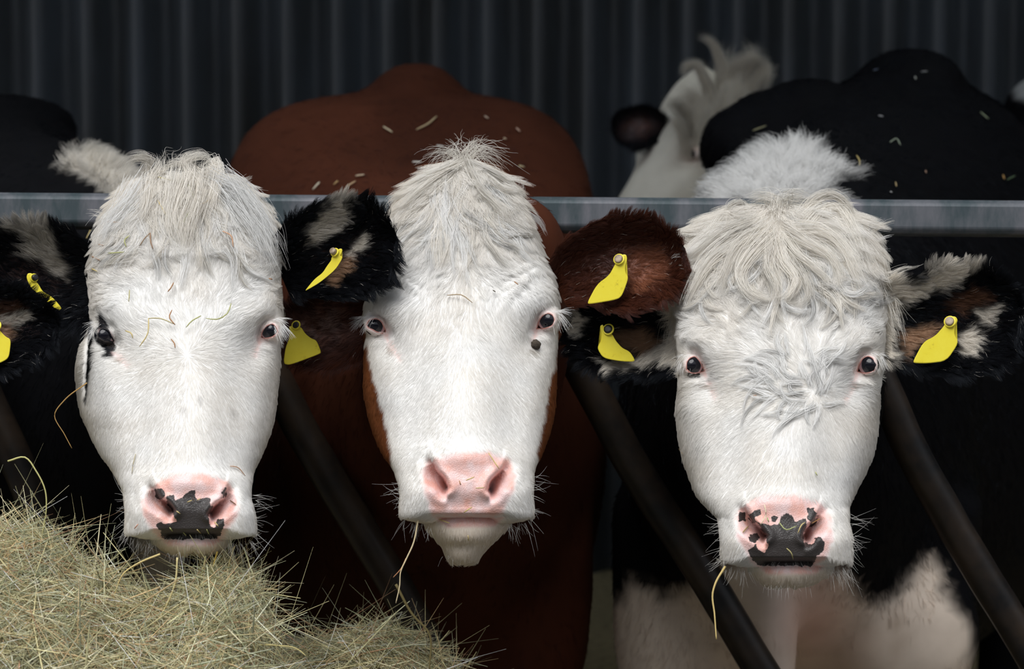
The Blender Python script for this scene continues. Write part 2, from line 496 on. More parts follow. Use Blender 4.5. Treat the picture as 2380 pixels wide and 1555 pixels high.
FAKE = None
class Head:
    def __init__(s, D0, ye, ym, outline, jaw, bumps, nostrils, eyes, dx=0, dy=0, sag=12, cleft=6):
        s.cleft = cleft
        s.D0, s.S = D0, D0 / FPX
        s.ye, s.ym = ye + dy, ym + dy
        o = np.array(outline, float); o[:, 0] += dy; o[:, 1:] += dx
        j = np.array(jaw, float); j[:, 0] += dy; j[:, 1:3] += dx
        s.o, s.j, s.dx, s.dy, s.sag = o, j, dx, dy, sag
        s.bumps = [(b[0] + dx, b[1] + dy) + tuple(b[2:]) for b in bumps]
        s.nostrils = [(np.array(p, float) + (dx, dy), w_, d_) for p, w_, d_ in nostrils]
        s.eyes = [dict(e_, poly=(np.array(e_['poly'], float) - e_['iris']) * 1.04 + e_['iris'] + (dx, dy), iris=(e_['iris'][0] + dx, e_['iris'][1] + dy)) for e_ in eyes]

    def W(s, px, py, w):
        return P(px, py, s.D0 - np.asarray(w, float) * s.S)

    def row(s, y):
        t = (y - s.ye) / (s.ym - s.ye)
        xl = pchip(s.o[:, 0], s.o[:, 1], y); xr = pchip(s.o[:, 0], s.o[:, 2], y)
        F, M, B, n = (pchip(T_, a, t) for a in (F_, M_, B_, NN_))
        y0 = s.o[0, 0]
        cl = np.sqrt(np.clip(1 - np.clip((y0 + 50 - y) / 50, 0, 1) ** 2, 0, 1))
        F = M + (F - M) * (0.15 + 0.85 * cl); B = M + (B - M) * (0.15 + 0.85 * cl)
        return xl, xr, F, M, B, n

    def extra(s, px, py):
        """relief in front of the plain loft"""
        w = np.zeros(np.shape(px))
        for cx, cy, sx, sy, amp, ang in s.bumps:
            c, si = math.cos(math.radians(ang)), math.sin(math.radians(ang))
            u = (px - cx) * c + (py - cy) * si; v = -(px - cx) * si + (py - cy) * c
            w = w + amp * np.exp(-0.5 * ((u / sx) ** 2 + (v / sy) ** 2))
        return w

    def wsurf(s, px, py):
        px, py = np.asarray(px, float), np.asarray(py, float)
        xl, xr, F, M, B, n = s.row(np.clip(py, s.o[0, 0], s.o[-1, 0]))
        a = np.clip((px - (xl + xr) / 2) / ((xr - xl) / 2), -1, 1)
        b = np.clip(1 - np.abs(a) ** n, 0, 1) ** (1 / n)
        return M + b * (F - M) + s.extra(px, py) * smooth(0, 0.35, b)

    def build(s, segs=320):
        # rows: denser at the eyes and the nose
        ys = [s.o[0, 0] + 0.01]
        yend = s.o[-1, 0]
        while ys[-1] < yend - 1:
            y = ys[-1]
            st = 3.6
            if abs(y - s.ye) < 45 or y > s.ye + 0.66 * (s.ym - s.ye): st = 2.3
            if y < s.o[0, 0] + 25: st = 1.6
            ys.append(y + st)
        ys = np.array(ys + [yend])
        xl, xr, F, M, B, n = s.row(ys)
        cx, hw = (xl + xr) / 2, (xr - xl) / 2
        # close the underside of the muzzle
        q = np.clip((ys - (yend - 16)) / 16, 0, 1)
        sc = (1 - q ** 2.2) ** 0.5 * 0.75 + 0.25 * (1 - q)
        hw = hw * (0.35 + 0.65 * sc); F = M + (F - M) * (0.2 + 0.8 * sc); B = M + (B - M) * sc
        th = np.linspace(0, 2 * math.pi, segs, endpoint=False)
        c, sn = np.cos(th), np.sin(th)
        e_ = (2 / n)[:, None]
        a = np.sign(c) * np.abs(c) ** e_
        b = np.sign(sn) * np.abs(sn) ** e_
        px = cx[:, None] + a * hw[:, None]
        w = np.where(b >= 0, M[:, None] + b * (F - M)[:, None], M[:, None] + b * (M - B)[:, None])
        py = np.repeat(ys[:, None], segs, 1)
        fr = smooth(0.0, 0.35, b)
        w = w + s.extra(px, py) * fr
        # lip line: raised in the middle, flews sag at the corners
        k = smooth(yend - 70, yend, py)
        py = py + k * (-s.sag * (1 - smooth(0.55, 0.85, np.abs(a))) )
        for pl, wd, dp in s.nostrils:
            q = catmull(np.c_[pl, np.zeros(len(pl))], 24)[:, :2]
            sg = np.sign(pl[-1][0] - pl[0][0])
            D2 = np.full(px.shape, 1e9); U = np.zeros(px.shape); X = np.zeros(px.shape)
            for i_, (ax, ay) in enumerate(q):
                e2 = (px - ax) ** 2 + (py - ay) ** 2
                m_ = e2 < D2
                D2 = np.where(m_, e2, D2); U = np.where(m_, i_ / 23.0, U); X = np.where(m_, ax, X)
            dd = np.sqrt(D2)
            ins = smooth(-4, 4, (px - X) * sg + (q[0, 1] - py) * 0.0)     # 1 on the side of the nose pad
            wdt = wd * (0.42 * ins + 1.75 * (1 - ins)) * (0.75 + 0.35 * np.sin(np.pi * np.clip(U, 0, 1)))
            w = w - dp * (0.30 + 0.85 * U) * np.exp(-(dd / wdt) ** 2) * fr
            w = w + 8 * ins * np.exp(-((dd - 1.3 * wd) / (0.8 * wd)) ** 2) * fr
            w = w + 5 * (1 - ins) * np.exp(-((dd - 3.0 * wd) / wd) ** 2) * fr
        for ey in s.eyes:
            ix, iy = ey['iris']; R = ey.get('R', 24)
            ws = float(s.wsurf(np.array([ix]), np.array([iy]))[0]) + ey.get('dw', 0)
            ey['w0'] = ws - R * 0.72
            sd = sd_poly(px, py, ey['poly'])
            r2 = (px - ix) ** 2 + (py - iy) ** 2
            sph = ey['w0'] + np.sqrt(np.clip(R * R - r2, 0, None)) - np.clip(np.sqrt(r2) - R, 0, None) * 0.5
            hug = smooth(26, 5, sd) * (b > -0.2)
            w = w * (1 - hug) + (sph + 3) * hug
            w = w + 2.5 * np.exp(-((sd - 9) / 6) ** 2) * (b > 0)
            w = w - smooth(1, -4, sd) * 26 * (b > -0.2)
        s.px, s.py, s.w, s.a, s.b = px, py, w, a, b
        V = s.W(px, py, w)
        s.V = V
        nr = len(ys)
        f = gridfaces(nr, segs)
        Vf = V.reshape(-1, 3)
        top, bot = V[0].mean(0), V[-1].mean(0)
        Vf = np.r_[Vf, [top], [bot]]
        nv = nr * segs
        i = np.arange(segs); j = (i + 1) % segs
        # triangles as degenerate-free quads are not needed: keep lists
        faces = f.tolist() + np.stack([j, i, np.full(segs, nv)], -1).tolist() + \
            np.stack([(nr - 1) * segs + i, (nr - 1) * segs + j, np.full(segs, nv + 1)], -1).tolist()
        # lower jaw
        J = s.j
        yj = np.linspace(J[0, 0], J[-1, 0], 46)
        jl, jr, jF = (pchip(J[:, 0], J[:, k_], yj) for k_ in (1, 2, 3))
        q = np.clip((yj - (yj[-1] - 12)) / 12, 0, 1)
        sc = np.sqrt(1 - q ** 2 * 0.97)
        jc, jh = (jl + jr) / 2, (jr - jl) / 2 * (0.3 + 0.7 * sc)
        sg2 = 96
        th = np.linspace(0, 2 * math.pi, sg2, endpoint=False)
        aa = np.sign(np.cos(th)) * np.abs(np.cos(th)) ** 0.85
        bb = np.sign(np.sin(th)) * np.abs(np.sin(th)) ** 0.85
        jpx = jc[:, None] + aa * jh[:, None]
        jd = 105 * (0.35 + 0.65 * sc)[:, None]
        jw = (jF - 105)[:, None] + np.where(bb > 0, bb * jd, bb * 160)
        jpy = np.repeat(yj[:, None], sg2, 1)
        # chin cleft
        jpy = jpy - s.cleft * np.exp(-((jpx - jc[-1]) / 9.0) ** 2) * smooth(yj[-1] - 30, yj[-1], jpy)
        JV = s.W(jpx, jpy, jw)
        off = len(Vf)
        jf = gridfaces(len(yj), sg2) + off
        jcap = [(off + (len(yj) - 1) * sg2 + np.arange(sg2)).tolist()]
        s.JV = JV; s.jpx, s.jpy, s.jb = jpx, jpy, bb
        V_all = np.r_[Vf, JV.reshape(-1, 3)]
        faces = faces + jf.tolist() + jcap
        s.PX = np.r_[px.ravel(), px[0].mean(), px[-1].mean(), jpx.ravel()]
        s.PY = np.r_[py.ravel(), py[0].mean(), py[-1].mean(), jpy.ravel()]
        s.BB = np.r_[b.ravel(), 0.5, 0.0, np.repeat(bb[None], len(yj), 0).ravel()]
        s.JAW = np.r_[np.zeros(nv + 2), np.ones(jpx.size)]
        return V_all, faces

# ------------------------------------------------------------------ trunk: rings facing along the body, legs, one remeshed skin
def trunk(rings, humps, legs, voxel=0.02):
    vs, fs = [], []
    def add(V, f):
        o = sum(len(a) for a in vs)
        vs.append(V); fs.extend([[i + o for i in q] for q in f])
    R = np.array([r[:6] for r in rings], float)   # d, cx, top, bot, hw, n
    d = np.linspace(R[0, 0], R[-1, 0], 50)
    cx, top, bot, hw, n = (pchip(R[:, 0], R[:, i], d) for i in range(1, 6))
    th = np.linspace(0, 2 * math.pi, 56, endpoint=False)
    a = np.sign(np.cos(th)) * np.abs(np.cos(th)) ** (2 / n)[:, None]
    b = np.sign(np.sin(th)) * np.abs(np.sin(th)) ** (2 / n)[:, None]
    px = cx[:, None] + a * hw[:, None]
    py = (top + bot)[:, None] / 2 - b * ((bot - top) / 2)[:, None]
    V = P(px, py, np.repeat(d[:, None], 56, 1))
    f = gridfaces(len(d), 56).tolist() + [list(range(56)), [(len(d) - 1) * 56 + i for i in range(56)][::-1]]
    add(V.reshape(-1, 3), f)
    for hx, hy, hd, rx, rz, ry in humps:
        c = P(hx, hy, hd); k = hd / FPX
        u, v = np.meshgrid(np.linspace(0.05, math.pi - 0.05, 16), np.linspace(0, 2 * math.pi, 24, endpoint=False), indexing='ij')
        E = np.stack([np.sin(u) * np.cos(v) * rx * k, np.sin(u) * np.sin(v) * ry, np.cos(u) * rz * k], -1) + c
        add(E.reshape(-1, 3), gridfaces(16, 24).tolist() + [list(range(24)), [15 * 24 + i for i in range(24)][::-1]])
    for path, rad in legs:
        V, f = tube(catmull(path, 24), np.interp(np.linspace(0, 1, 24), np.linspace(0, 1, len(rad)), rad), 18)
        add(V, f)
    me = bpy.data.meshes.new('tmp')
    me.from_pydata(np.concatenate(vs).tolist(), [], fs)
    bm = bmesh.new(); bm.from_mesh(me); bmesh.ops.recalc_face_normals(bm, faces=bm.faces); bm.to_mesh(me); bm.free()
    o = bpy.data.objects.new('tmp', me); COL.objects.link(o)
    m = o.modifiers.new('r', 'REMESH'); m.mode = 'VOXEL'; m.voxel_size = voxel
    s_ = o.modifiers.new('s', 'SMOOTH'); s_.iterations = 6; s_.factor = 0.5
    dg = bpy.context.evaluated_depsgraph_get()
    ev = o.evaluated_get(dg)
    m2 = ev.to_mesh()
    nv = len(m2.vertices)
    V = np.empty(nv * 3, np.float32); m2.vertices.foreach_get('co', V); V = V.reshape(-1, 3).astype(float)
    F = [list(p.vertices) for p in m2.polygons]
    NV = np.empty(nv * 3, np.float32); m2.vertex_normals.foreach_get('vector', NV); NV = NV.reshape(-1, 3).astype(float)
    ev.to_mesh_clear()
    bpy.data.objects.remove(o, do_unlink=True); bpy.data.meshes.remove(me)
    return V, F, NV

# ------------------------------------------------------------------ fur
def strands(p, n, tan, L, lift, K=5, sag=0.4, cell=None, clump=0.5, wav=0.0, wfreq=2.0, rng=RNG, pxy=None):
    """p,n,tan (N,3); L (N,) metres; returns (N,K,3)"""
    s = np.linspace(0, 1, K)[None, :, None]
    L = L[:, None, None]; lf = np.broadcast_to(lift, (len(p),))[:, None, None]
    pts = p[:, None] + tan[:, None] * L * s + n[:, None] * L * (lf * s - sag * lf * s * s)
    if wav:
        side = np.cross(n, tan)[:, None]
        ph = rng.random((len(p), 1, 1)) * 6.28
        pts = pts + side * L * wav * (np.sin(s * wfreq * 3 + ph) - np.sin(ph)) * s
    if cell:
        px, py = pxy
        wx = vnoise(px / cell / 1.7, py / cell / 1.7, 5) * cell * 0.8
        wy = vnoise(px / cell / 1.7, py / cell / 1.7, 9) * cell * 0.8
        ci = np.floor((px + wx) / cell).astype(int); cj = np.floor((py + wy) / cell).astype(int)
        key = ci * 100003 + cj
        _, inv = np.unique(key, return_inverse=True)
        cnt = np.bincount(inv).astype(float)
        tip = pts[:, -1] - p
        off = pts[:, -1]
        mean = np.stack([np.bincount(inv, off[:, k]) / cnt for k in range(3)], -1)
        # a clump's own sway
        sw = rng.normal(0, 0.16, (len(cnt), 3))
        target = mean[inv] + sw[inv] * L[:, 0]
        pts = pts + (target - off)[:, None] * clump * s ** 1.6
    return pts

def tri_sample(V, F, dens, n, rng):
    """sample n points over the faces, weight by area times mean vertex density"""
    F = np.asarray(F)
    A, B, C, D = (V[F[:, i]] for i in range(4))
    ar = 0.5 * np.linalg.norm(np.cross(C - A, D - B), axis=1)
    wt = ar * dens[F].mean(1)
    cs = np.cumsum(wt); tot = cs[-1]
    i = np.searchsorted(cs, rng.random(n) * tot)
    u, v = rng.random(n), rng.random(n)
    bw = np.stack([(1 - u) * (1 - v), u * (1 - v), u * v, (1 - u) * v], -1)
    return F[i], bw

def bary(A, F, bw):
    return np.einsum('nk,nk...->n...', bw, A[F])

def surf_tan(n, tx, ty):
    t = tx[:, None] * RIG - ty[:, None] * UPV
    t = t - n * np.sum(t * n, 1, keepdims=True)
    return unit(t)

WHITE = np.array([0.93, 0.92, 0.895])
CREAM = np.array([0.93, 0.875, 0.78])
BLACK = np.array([0.0036, 0.0036, 0.0046])
RED = np.array([0.072, 0.022, 0.011])
TAN = np.array([0.36, 0.225, 0.14])
GREYW = np.array([0.74, 0.69, 0.61])

def zc(ox, oy, k):
    return lambda *pts: [(ox + x * k, oy + y * k) for x, y in pts]
Z2 = zc(0, 850, 800 / 1765); Z4 = zc(750, 850, 750 / 1654); Z6 = zc(1350, 900, 1030 / 2380)
E4 = zc(690, 450, 240 / 1493); E5 = zc(1310, 490, 290 / 1156); E6 = zc(2040, 600, 340 / 1762)
E7 = zc(0, 500, 220 / 977); E8 = zc(640, 640, 220 / 1425)
Y1 = zc(190, 690, 140 / 1281); Y2 = zc(1200, 680, 140 / 1281); Y3 = zc(820, 680, 140 / 1281)

def ear(head, axis, hw, cup, parent, patches, base, nfur, Lmm, label=None, thick=10, seed=0):
    rng = np.random.default_rng(seed + 50)
    ns, nt_ = 46, 25
    A = catmull([(a[0] + head.dx * 0, a[1], a[2]) for a in axis], ns)
    s = np.linspace(0, 1, ns)
    hwv = pchip(np.linspace(0, 1, len(hw)), hw, s)
    hwv = hwv * np.where(s > 0.8, np.sqrt(np.clip(1 - ((s - 0.8) / 0.2) ** 2, 0.004, 1)), 1)
    tg = unit(np.gradient(A[:, :2], axis=0))
    pp = np.stack([tg[:, 1], -tg[:, 0]], -1)
    pp = pp * np.where(pp[:, 1:2] > 0, -1, 1)          # t = +1 is the upper edge
    t = np.linspace(-1, 1, nt_)
    def sheet(tt, back):
        px = A[:, 0:1] + pp[:, 0:1] * hwv[:, None] * tt
        py = A[:, 1:2] + pp[:, 1:2] * hwv[:, None] * tt
        k = np.clip(hwv / max(hw), 0.15, 1)[:, None]
        w = A[:, 2:3] + cup * k * (tt ** 2 - 0.55) + 0.3 * cup * k * np.clip(tt, 0, 1)
        w = w + (4 * vnoise(px / 28, py / 28, seed))
        if back:
            w = w - thick * np.sqrt(np.clip(1.03 - tt ** 2, 0, 1)) - 0.35 * cup * k * (1 - tt ** 2)
        return px, py, w
    fx, fy, fw = sheet(t[None], False)
    bx, by, bw_ = sheet(t[::-1][None], True)
    px, py, w = np.c_[fx, bx], np.c_[fy, by], np.c_[fw, bw_]
    V = head.W(px, py, w)
    nc = nt_ * 2
    f = gridfaces(ns, nc).tolist() + [list(range(nc))[::-1], [(ns - 1) * nc + i for i in range(nc)]]
    def colour(x, y):
        c = np.repeat(np.array(base)[None], len(x), 0)
        for poly, col, soft in patches:
            m = smooth(soft, -soft, sd_poly(x, y, poly) + 6 * vnoise(x / 9, y / 9, 3))[:, None]
            c = c * (1 - m) + np.array(col) * m
        return c
    c = colour(px.ravel(), py.ravel())
    # bare skin inside the cup
    inner = np.exp(-((s[:, None] - 0.55) / 0.25) ** 2 - (np.c_[t[None], np.full((1, nt_), 9)] / 0.45) ** 2)
    skin = (inner * 0.35).ravel()
    z = np.zeros(len(c))
    o = mesh('ear', V.reshape(-1, 3), f, M_HIDE, parent, dict(Col=c, skin=skin * (1.0 if base is not BLACK else 0.25), dark=z))
    if label: o['label'] = label
    # fur on the front, both rims
    n = nfur
    si = rng.random(n) ** 0.9 * (ns - 1.001); ti = rng.random(n)
    edge = rng.random(n) < 0.5
    ti = np.where(edge, np.where(rng.random(n) < 0.5, ti ** 2.2 * 0.3, 1 - ti ** 2.2 * 0.3), ti) * (nt_ - 1.001)
    i, j = si.astype(int), ti.astype(int)
    u, v = (si - i), (ti - j)
    FV = head.W(fx, fy, fw)
    nn = grid_normals(FV)
    nn = nn * np.where(np.sum(nn * (-FWD), -1, keepdims=True) < 0, -1, 1)
    lerp = lambda G: (G[i, j] * ((1 - u) * (1 - v))[:, None] + G[i + 1, j] * (u * (1 - v))[:, None]
                      + G[i, j + 1] * ((1 - u) * v)[:, None] + G[i + 1, j + 1] * (u * v)[:, None])
    p, nrm = lerp(FV), unit(lerp(nn))
    x, y, _ = proj(p)
    tt = t[j]
    tdir = tg[i] * 0.75 + pp[i] * (np.sign(tt) * np.abs(tt) ** 1.5 * 0.9)[:, None]
    ang = vnoise(x / 30, y / 30, 21 + seed) * 0.6
    tx = tdir[:, 0] * np.cos(ang) - tdir[:, 1] * np.sin(ang); ty = tdir[:, 0] * np.sin(ang) + tdir[:, 1] * np.cos(ang)
    tan = surf_tan(nrm, tx, ty)
    L = Lmm / 1000 * (0.5 + 0.7 * rng.random(n)) * (0.6 + 0.5 * np.abs(tt))
    pts = strands(p, nrm, tan, L, 0.35 + 0.3 * rng.random(n), K=6, cell=11, clump=0.55, wav=0.06, rng=rng, pxy=(x, y))
    hc = colour(x, y) * (0.75 + 0.5 * rng.random((n, 1)))
    odd = rng.random(n) < 0.004
    hc[odd] = GREYW
    K = 6
    hairs('coat', pts, 0.00015 * (1 - np.linspace(0, 1, K) ** 2 * 0.85)[None], hc, M_FUR, o, nrm=nrm)
    return o

def ear_tag(head, outline, w, stud, srad, parent, black=False, tilt=(0, 0), axis=(-0.35, 0.35), slen=9, label=None):
    o_ = np.array(outline, float)
    # round the corners (Chaikin)
    for _ in range(2):
        nx = np.roll(o_, -1, 0)
        o_ = np.stack([o_ * 0.8 + nx * 0.2, o_ * 0.2 + nx * 0.8], 1).reshape(-1, 2)
    c = o_.mean(0)
    ww = w + tilt[0] * (o_[:, 0] - c[0]) + tilt[1] * (o_[:, 1] - c[1])
    bm = bmesh.new()
    f3 = head.W(o_[:, 0], o_[:, 1], ww)
    k = len(o_)
    inn = c + (o_ - c) * 0.965
    i3 = head.W(inn[:, 0], inn[:, 1], ww + 1.0)
    bk = head.W(o_[:, 0], o_[:, 1], ww - 2.6)
    base = wloc(parent)
    A = [bm.verts.new(v - base) for v in f3]; B = [bm.verts.new(v - base) for v in i3]; C = [bm.verts.new(v - base) for v in bk]
    for q in range(k):
        r = (q + 1) % k
        bm.faces.new((A[q], A[r], B[r], B[q])); bm.faces.new((A[r], A[q], C[q], C[r]))
    bm.faces.new(B); bm.faces.new(C[::-1])
    bmesh.ops.triangulate(bm, faces=[f for f in bm.faces if len(f.verts) > 4])
    bmesh.ops.recalc_face_normals(bm, faces=bm.faces)
    me = bpy.data.meshes.new('ear_tag'); bm.to_mesh(me); bm.free()
    me.materials.append(M_TAG)
    o = bpy.data.objects.new('ear_tag', me); COL.objects.link(o); o.parent = parent
    if label: o['label'] = label
    # collar ring round the hole, then the stud
    sx, sy = stud
    wz = w + tilt[0] * (sx - c[0]) + tilt[1] * (sy - c[1])
    S = head.S
    c0 = head.W(sx - axis[0] * 4, sy + axis[1] * 4, wz)
    ax = unit(RIG * axis[0] + UPV * axis[1] - FWD)
    side = unit(np.cross(ax, UPV)); up = np.cross(side, ax)
    th = np.linspace(0, 2 * math.pi, 20, endpoint=False)
    ring = np.cos(th)[:, None] * side + np.sin(th)[:, None] * up
    prof = [(-3, 0.95), (0, 1.25), (1.5, 1.3), (3, 1.22), (3.2, 0.9), (0, 0.88)]
    V = np.concatenate([c0 + ax * z_ * S + ring * r_ * srad * S for z_, r_ in prof])
    mesh('collar', V, gridfaces(len(prof), 20).tolist(), M_TAG, o)
    prof = [(-4, 0.7), (2, 0.72), (2.5, 0.95), (slen - 2, 0.93), (slen - 0.4, 0.82), (slen, 0.55), (slen + 0.4, 0.12)]
    V = np.concatenate([c0 + ax * z_ * S + ring * r_ * srad * S for z_, r_ in prof])
    mesh('stud', V, gridfaces(len(prof), 20).tolist() + [[(len(prof) - 1) * 20 + i for i in range(20)], list(range(20))[::-1]],
         M_STUDK if black else M_STUD, o)
    return o

def eye_parts(head, parent, lidcol, irisR=22):
    for ey in head.eyes:
        ix, iy = ey['iris']; R = ey.get('R', 24); w0 = ey['w0']
        c = head.W(ix, iy, w0); r = R * head.S
        u, v = np.meshgrid(np.linspace(0, math.pi, 40), np.linspace(0, 2 * math.pi, 48, endpoint=False), indexing='ij')
        out = unit(-FWD * 1.0 + RIG * ey.get('look', 0) * 0.28 + UPV * 0.05)
        sd = unit(np.cross(out, UPV)); up = np.cross(sd, out)
        bulge = 1 + 0.07 * np.exp(-(u / 0.45) ** 2)
        E = c + r * bulge[..., None] * (np.cos(u)[..., None] * out + np.sin(u)[..., None] * (np.cos(v)[..., None] * sd + np.sin(v)[..., None] * up))
        lim = math.asin(min(0.95, irisR / R))
        k = smooth(lim + 0.04, lim - 0.04, u)[..., None]
        k2 = smooth(lim + 0.35, lim + 0.05, u)[..., None]
        colr = np.array([0.50, 0.30, 0.30]) * (1 - k2) + np.array([0.34, 0.22, 0.24]) * k2
        colr = colr * (1 - k) + np.array([0.008, 0.008, 0.012]) * k
        mesh('eye', E.reshape(-1, 3), gridfaces(40, 48), M_EYE, parent, dict(Col=np.broadcast_to(colr, E.shape).reshape(-1, 3)))
        # lid rim round the opening, lying on the eyeball
        pl = ey['poly']; pl = np.r_[pl, pl[:1]]
        q = catmull(np.c_[pl, np.zeros(len(pl))], 48)[:-1, :2]
        rr = np.hypot(q[:, 0] - ix, q[:, 1] - iy)
        wl = w0 + np.where(rr < R, np.sqrt(np.clip(R * R - rr * rr, 0, None)), -(rr - R) * 0.5) + 1.5
        path = head.W(q[:, 0], q[:, 1], wl)
        n = len(q); rad = 1.4 * head.S
        t = unit(np.roll(path, -1, 0) - np.roll(path, 1, 0)); a = unit(np.cross(t, FWD)); b = np.cross(t, a)
        th = np.linspace(0, 2 * math.pi, 8, endpoint=False)
        V = path[:, None] + rad * (np.cos(th)[None, :, None] * a[:, None] + np.sin(th)[None, :, None] * b[:, None])
        f = gridfaces(n, 8); f2 = [[(n - 1) * 8 + i, (n - 1) * 8 + (i + 1) % 8, (i + 1) % 8, i] for i in range(8)]
        lc = np.array(ey.get('lid', lidcol))
        nv = n * 8
        mesh('eyelid', V.reshape(-1, 3), f.tolist() + f2, M_HIDE, parent,
             dict(Col=np.repeat(lc[None], nv, 0), skin=np.full(nv, 0.0), dark=np.zeros(nv)))
        # upper lashes
        la = ey.get('lash')
        if la:
            rng = np.random.default_rng(int(ix))
            for (p0, p1, d0, d1, num, ln) in la:
                p0, p1 = np.array(p0) + (head.dx, head.dy), np.array(p1) + (head.dx, head.dy)
                u_ = rng.random(num)[:, None]
                b0 = p0 * (1 - u_) + p1 * u_ + rng.normal(0, 1.5, (num, 2))
                d = np.array(d0) * (1 - u_) + np.array(d1) * u_ + rng.normal(0, 0.16, (num, 2))
                d = d / np.linalg.norm(d, axis=1, keepdims=True) * (ln * (0.55 + 0.6 * rng.random((num, 1))))
                s = np.linspace(0, 1, 6)
                wb = head.wsurf(b0[:, 0], b0[:, 1]) + ey.get('dw', 0) + 6
                X = b0[:, 0:1] + d[:, 0:1] * s; Y = b0[:, 1:2] + d[:, 1:2] * s + 5 * s ** 2
                Wz = wb[:, None] + 14 * s * (1 - 0.4 * s)
                hairs('eyelashes', head.W(X, Y, Wz), 0.00022 * (1 - 0.8 * s)[None], np.repeat(np.array([[.86, .85, .83]]), num, 0), M_FUR, parent)

def locks(head, parent, guides, name='forelock', wbase=None, rng=RNG, col=CREAM, K=14):
    allp, allr, allc, alln = [], [], [], []
    for g in guides:
        pts, num, sp0, sp1 = g[:4]
        colr = np.array(g[4]) if len(g) > 4 else col
        G = catmull(np.array([(x + head.dx, y + head.dy, w) for x, y, w in pts], float), K)
        base = head.wsurf(G[:, 0], G[:, 1])
        G = G.copy(); G[:, 2] += base
        mx, my = G[K // 2, 0], G[K // 2, 1]
        ww = head.wsurf(np.array([mx - 12, mx + 12, mx, mx]), np.array([my, my, my - 12, my + 12]))
        gn = unit(-RIG * np.clip((ww[1] - ww[0]) / 24, -2, 2) + UPV * np.clip((ww[3] - ww[2]) / 24, -2, 2) - FWD)
        alln.append(unit(gn + 0.35 * rng.normal(0, 1, (1, 3)) + 0.3 * rng.normal(0, 1, (num, 3))))
        s = np.linspace(0, 1, K)[None, :]
        o0 = rng.normal(0, 1, (num, 3)); o1 = rng.normal(0, 1, (num, 3))
        off = o0[:, None] * (sp0 * (1 - s))[..., None] + (0.55 * o0 + 0.8 * o1)[:, None] * (sp1 * s ** 1.2)[..., None]
        ph = rng.random((num, 1)) * 6.28
        off[..., 0] += np.sin(s * 7 + ph) * sp1 * 0.3 * s; off[..., 1] += np.cos(s * 6 + ph) * sp1 * 0.3 * s
        cut = 0.7 + 0.3 * rng.random((num, 1))
        si = np.clip(s * cut, 0, 1) * (K - 1)
        i = np.minimum(si.astype(int), K - 2); fr = (si - i)[..., None]
        Gi = G[i] * (1 - fr) + G[i + 1] * fr
        q = Gi + off
        allp.append(head.W(q[..., 0], q[..., 1], q[..., 2]))
        allr.append(np.broadcast_to((0.00021 if head is not FAKE else 0.0004) * (1 - 0.75 * s ** 2), (num, K)))
        wv = rng.random((num, 1))
        allc.append((colr * wv + (0.55 * colr + 0.45 * (WHITE if colr[0] > 0.7 else colr * 1.15)) * (1 - wv)) * (0.9 + 0.14 * rng.random((num, 1))))
    return hairs(name, np.concatenate(allp), np.concatenate(allr), np.concatenate(allc), M_FUR, parent, nrm=np.concatenate(alln))

def whiskers(head, parent, sets, rng):
    P_, n_ = [], 0
    K = 7; s = np.linspace(0, 1, K)
    for (p0, p1, d0, d1, num, ln, w) in sets:
        u = rng.random((num, 1))
        b0 = np.array(p0) * (1 - u) + np.array(p1) * u + rng.normal(0, 4, (num, 2)) + (head.dx, head.dy)
        d = np.array(d0) * (1 - u) + np.array(d1) * u + rng.normal(0, 0.3, (num, 2))
        d = d * (ln * (0.35 + 0.75 * rng.random((num, 1))))
        X = b0[:, 0:1] + d[:, 0:1] * s
        Y = b0[:, 1:2] + d[:, 1:2] * s + rng.normal(0, 9, (num, 1)) * s ** 2
        Wz = w + rng.normal(0, 8, (num, 1)) * s + 0 * X
        P_.append(head.W(X, Y, Wz)); n_ += num
    pts = np.concatenate(P_)
    hairs('whiskers', pts, 0.00013 * (1 - 0.75 * s)[None], np.repeat(np.array([[.72, .70, .66]]), len(pts), 0), M_FUR, parent)

def lock_field(head, parent, n, box, flow, length, hairs_per=40, sp=(6, 3), curl=0.9, lift=22, seed=0, col=CREAM, mask=None, name='forelock'):
    rng = np.random.default_rng(seed)
    gs = []
    while len(gs) < n:
        x, y = rng.uniform(box[0], box[2]), rng.uniform(box[1], box[3])
        if mask is not None and not mask(x, y): continue
        L = rng.uniform(*length); k = rng.normal(0, curl); a0 = rng.normal(0, 0.35); h = lift * rng.uniform(0.5, 1.2)
        pts = [(x, y, 2)]
        m = 8
        for i in range(m):
            fx, fy = flow(np.array([x]), np.array([y]))
            a = a0 + k * (i / m) + 0.5 * float(vnoise(np.array([x / 40]), np.array([y / 40]), seed)[0])
            dx, dy = fx[0] * math.cos(a) - fy[0] * math.sin(a), fx[0] * math.sin(a) + fy[0] * math.cos(a)
            x += dx * L / m; y += dy * L / m
            t = (i + 1) / m
            pts.append((x, y, 4 + h * math.sin(math.pi * min(1, t * 0.85)) ))
        c = col * (0.92 + 0.1 * rng.random()) if rng.random() < 0.55 else WHITE
        gs.append((pts, hairs_per, sp[0], sp[1], np.clip(c, 0, 0.97)))
    return locks(head, parent, gs, name=name, rng=rng)

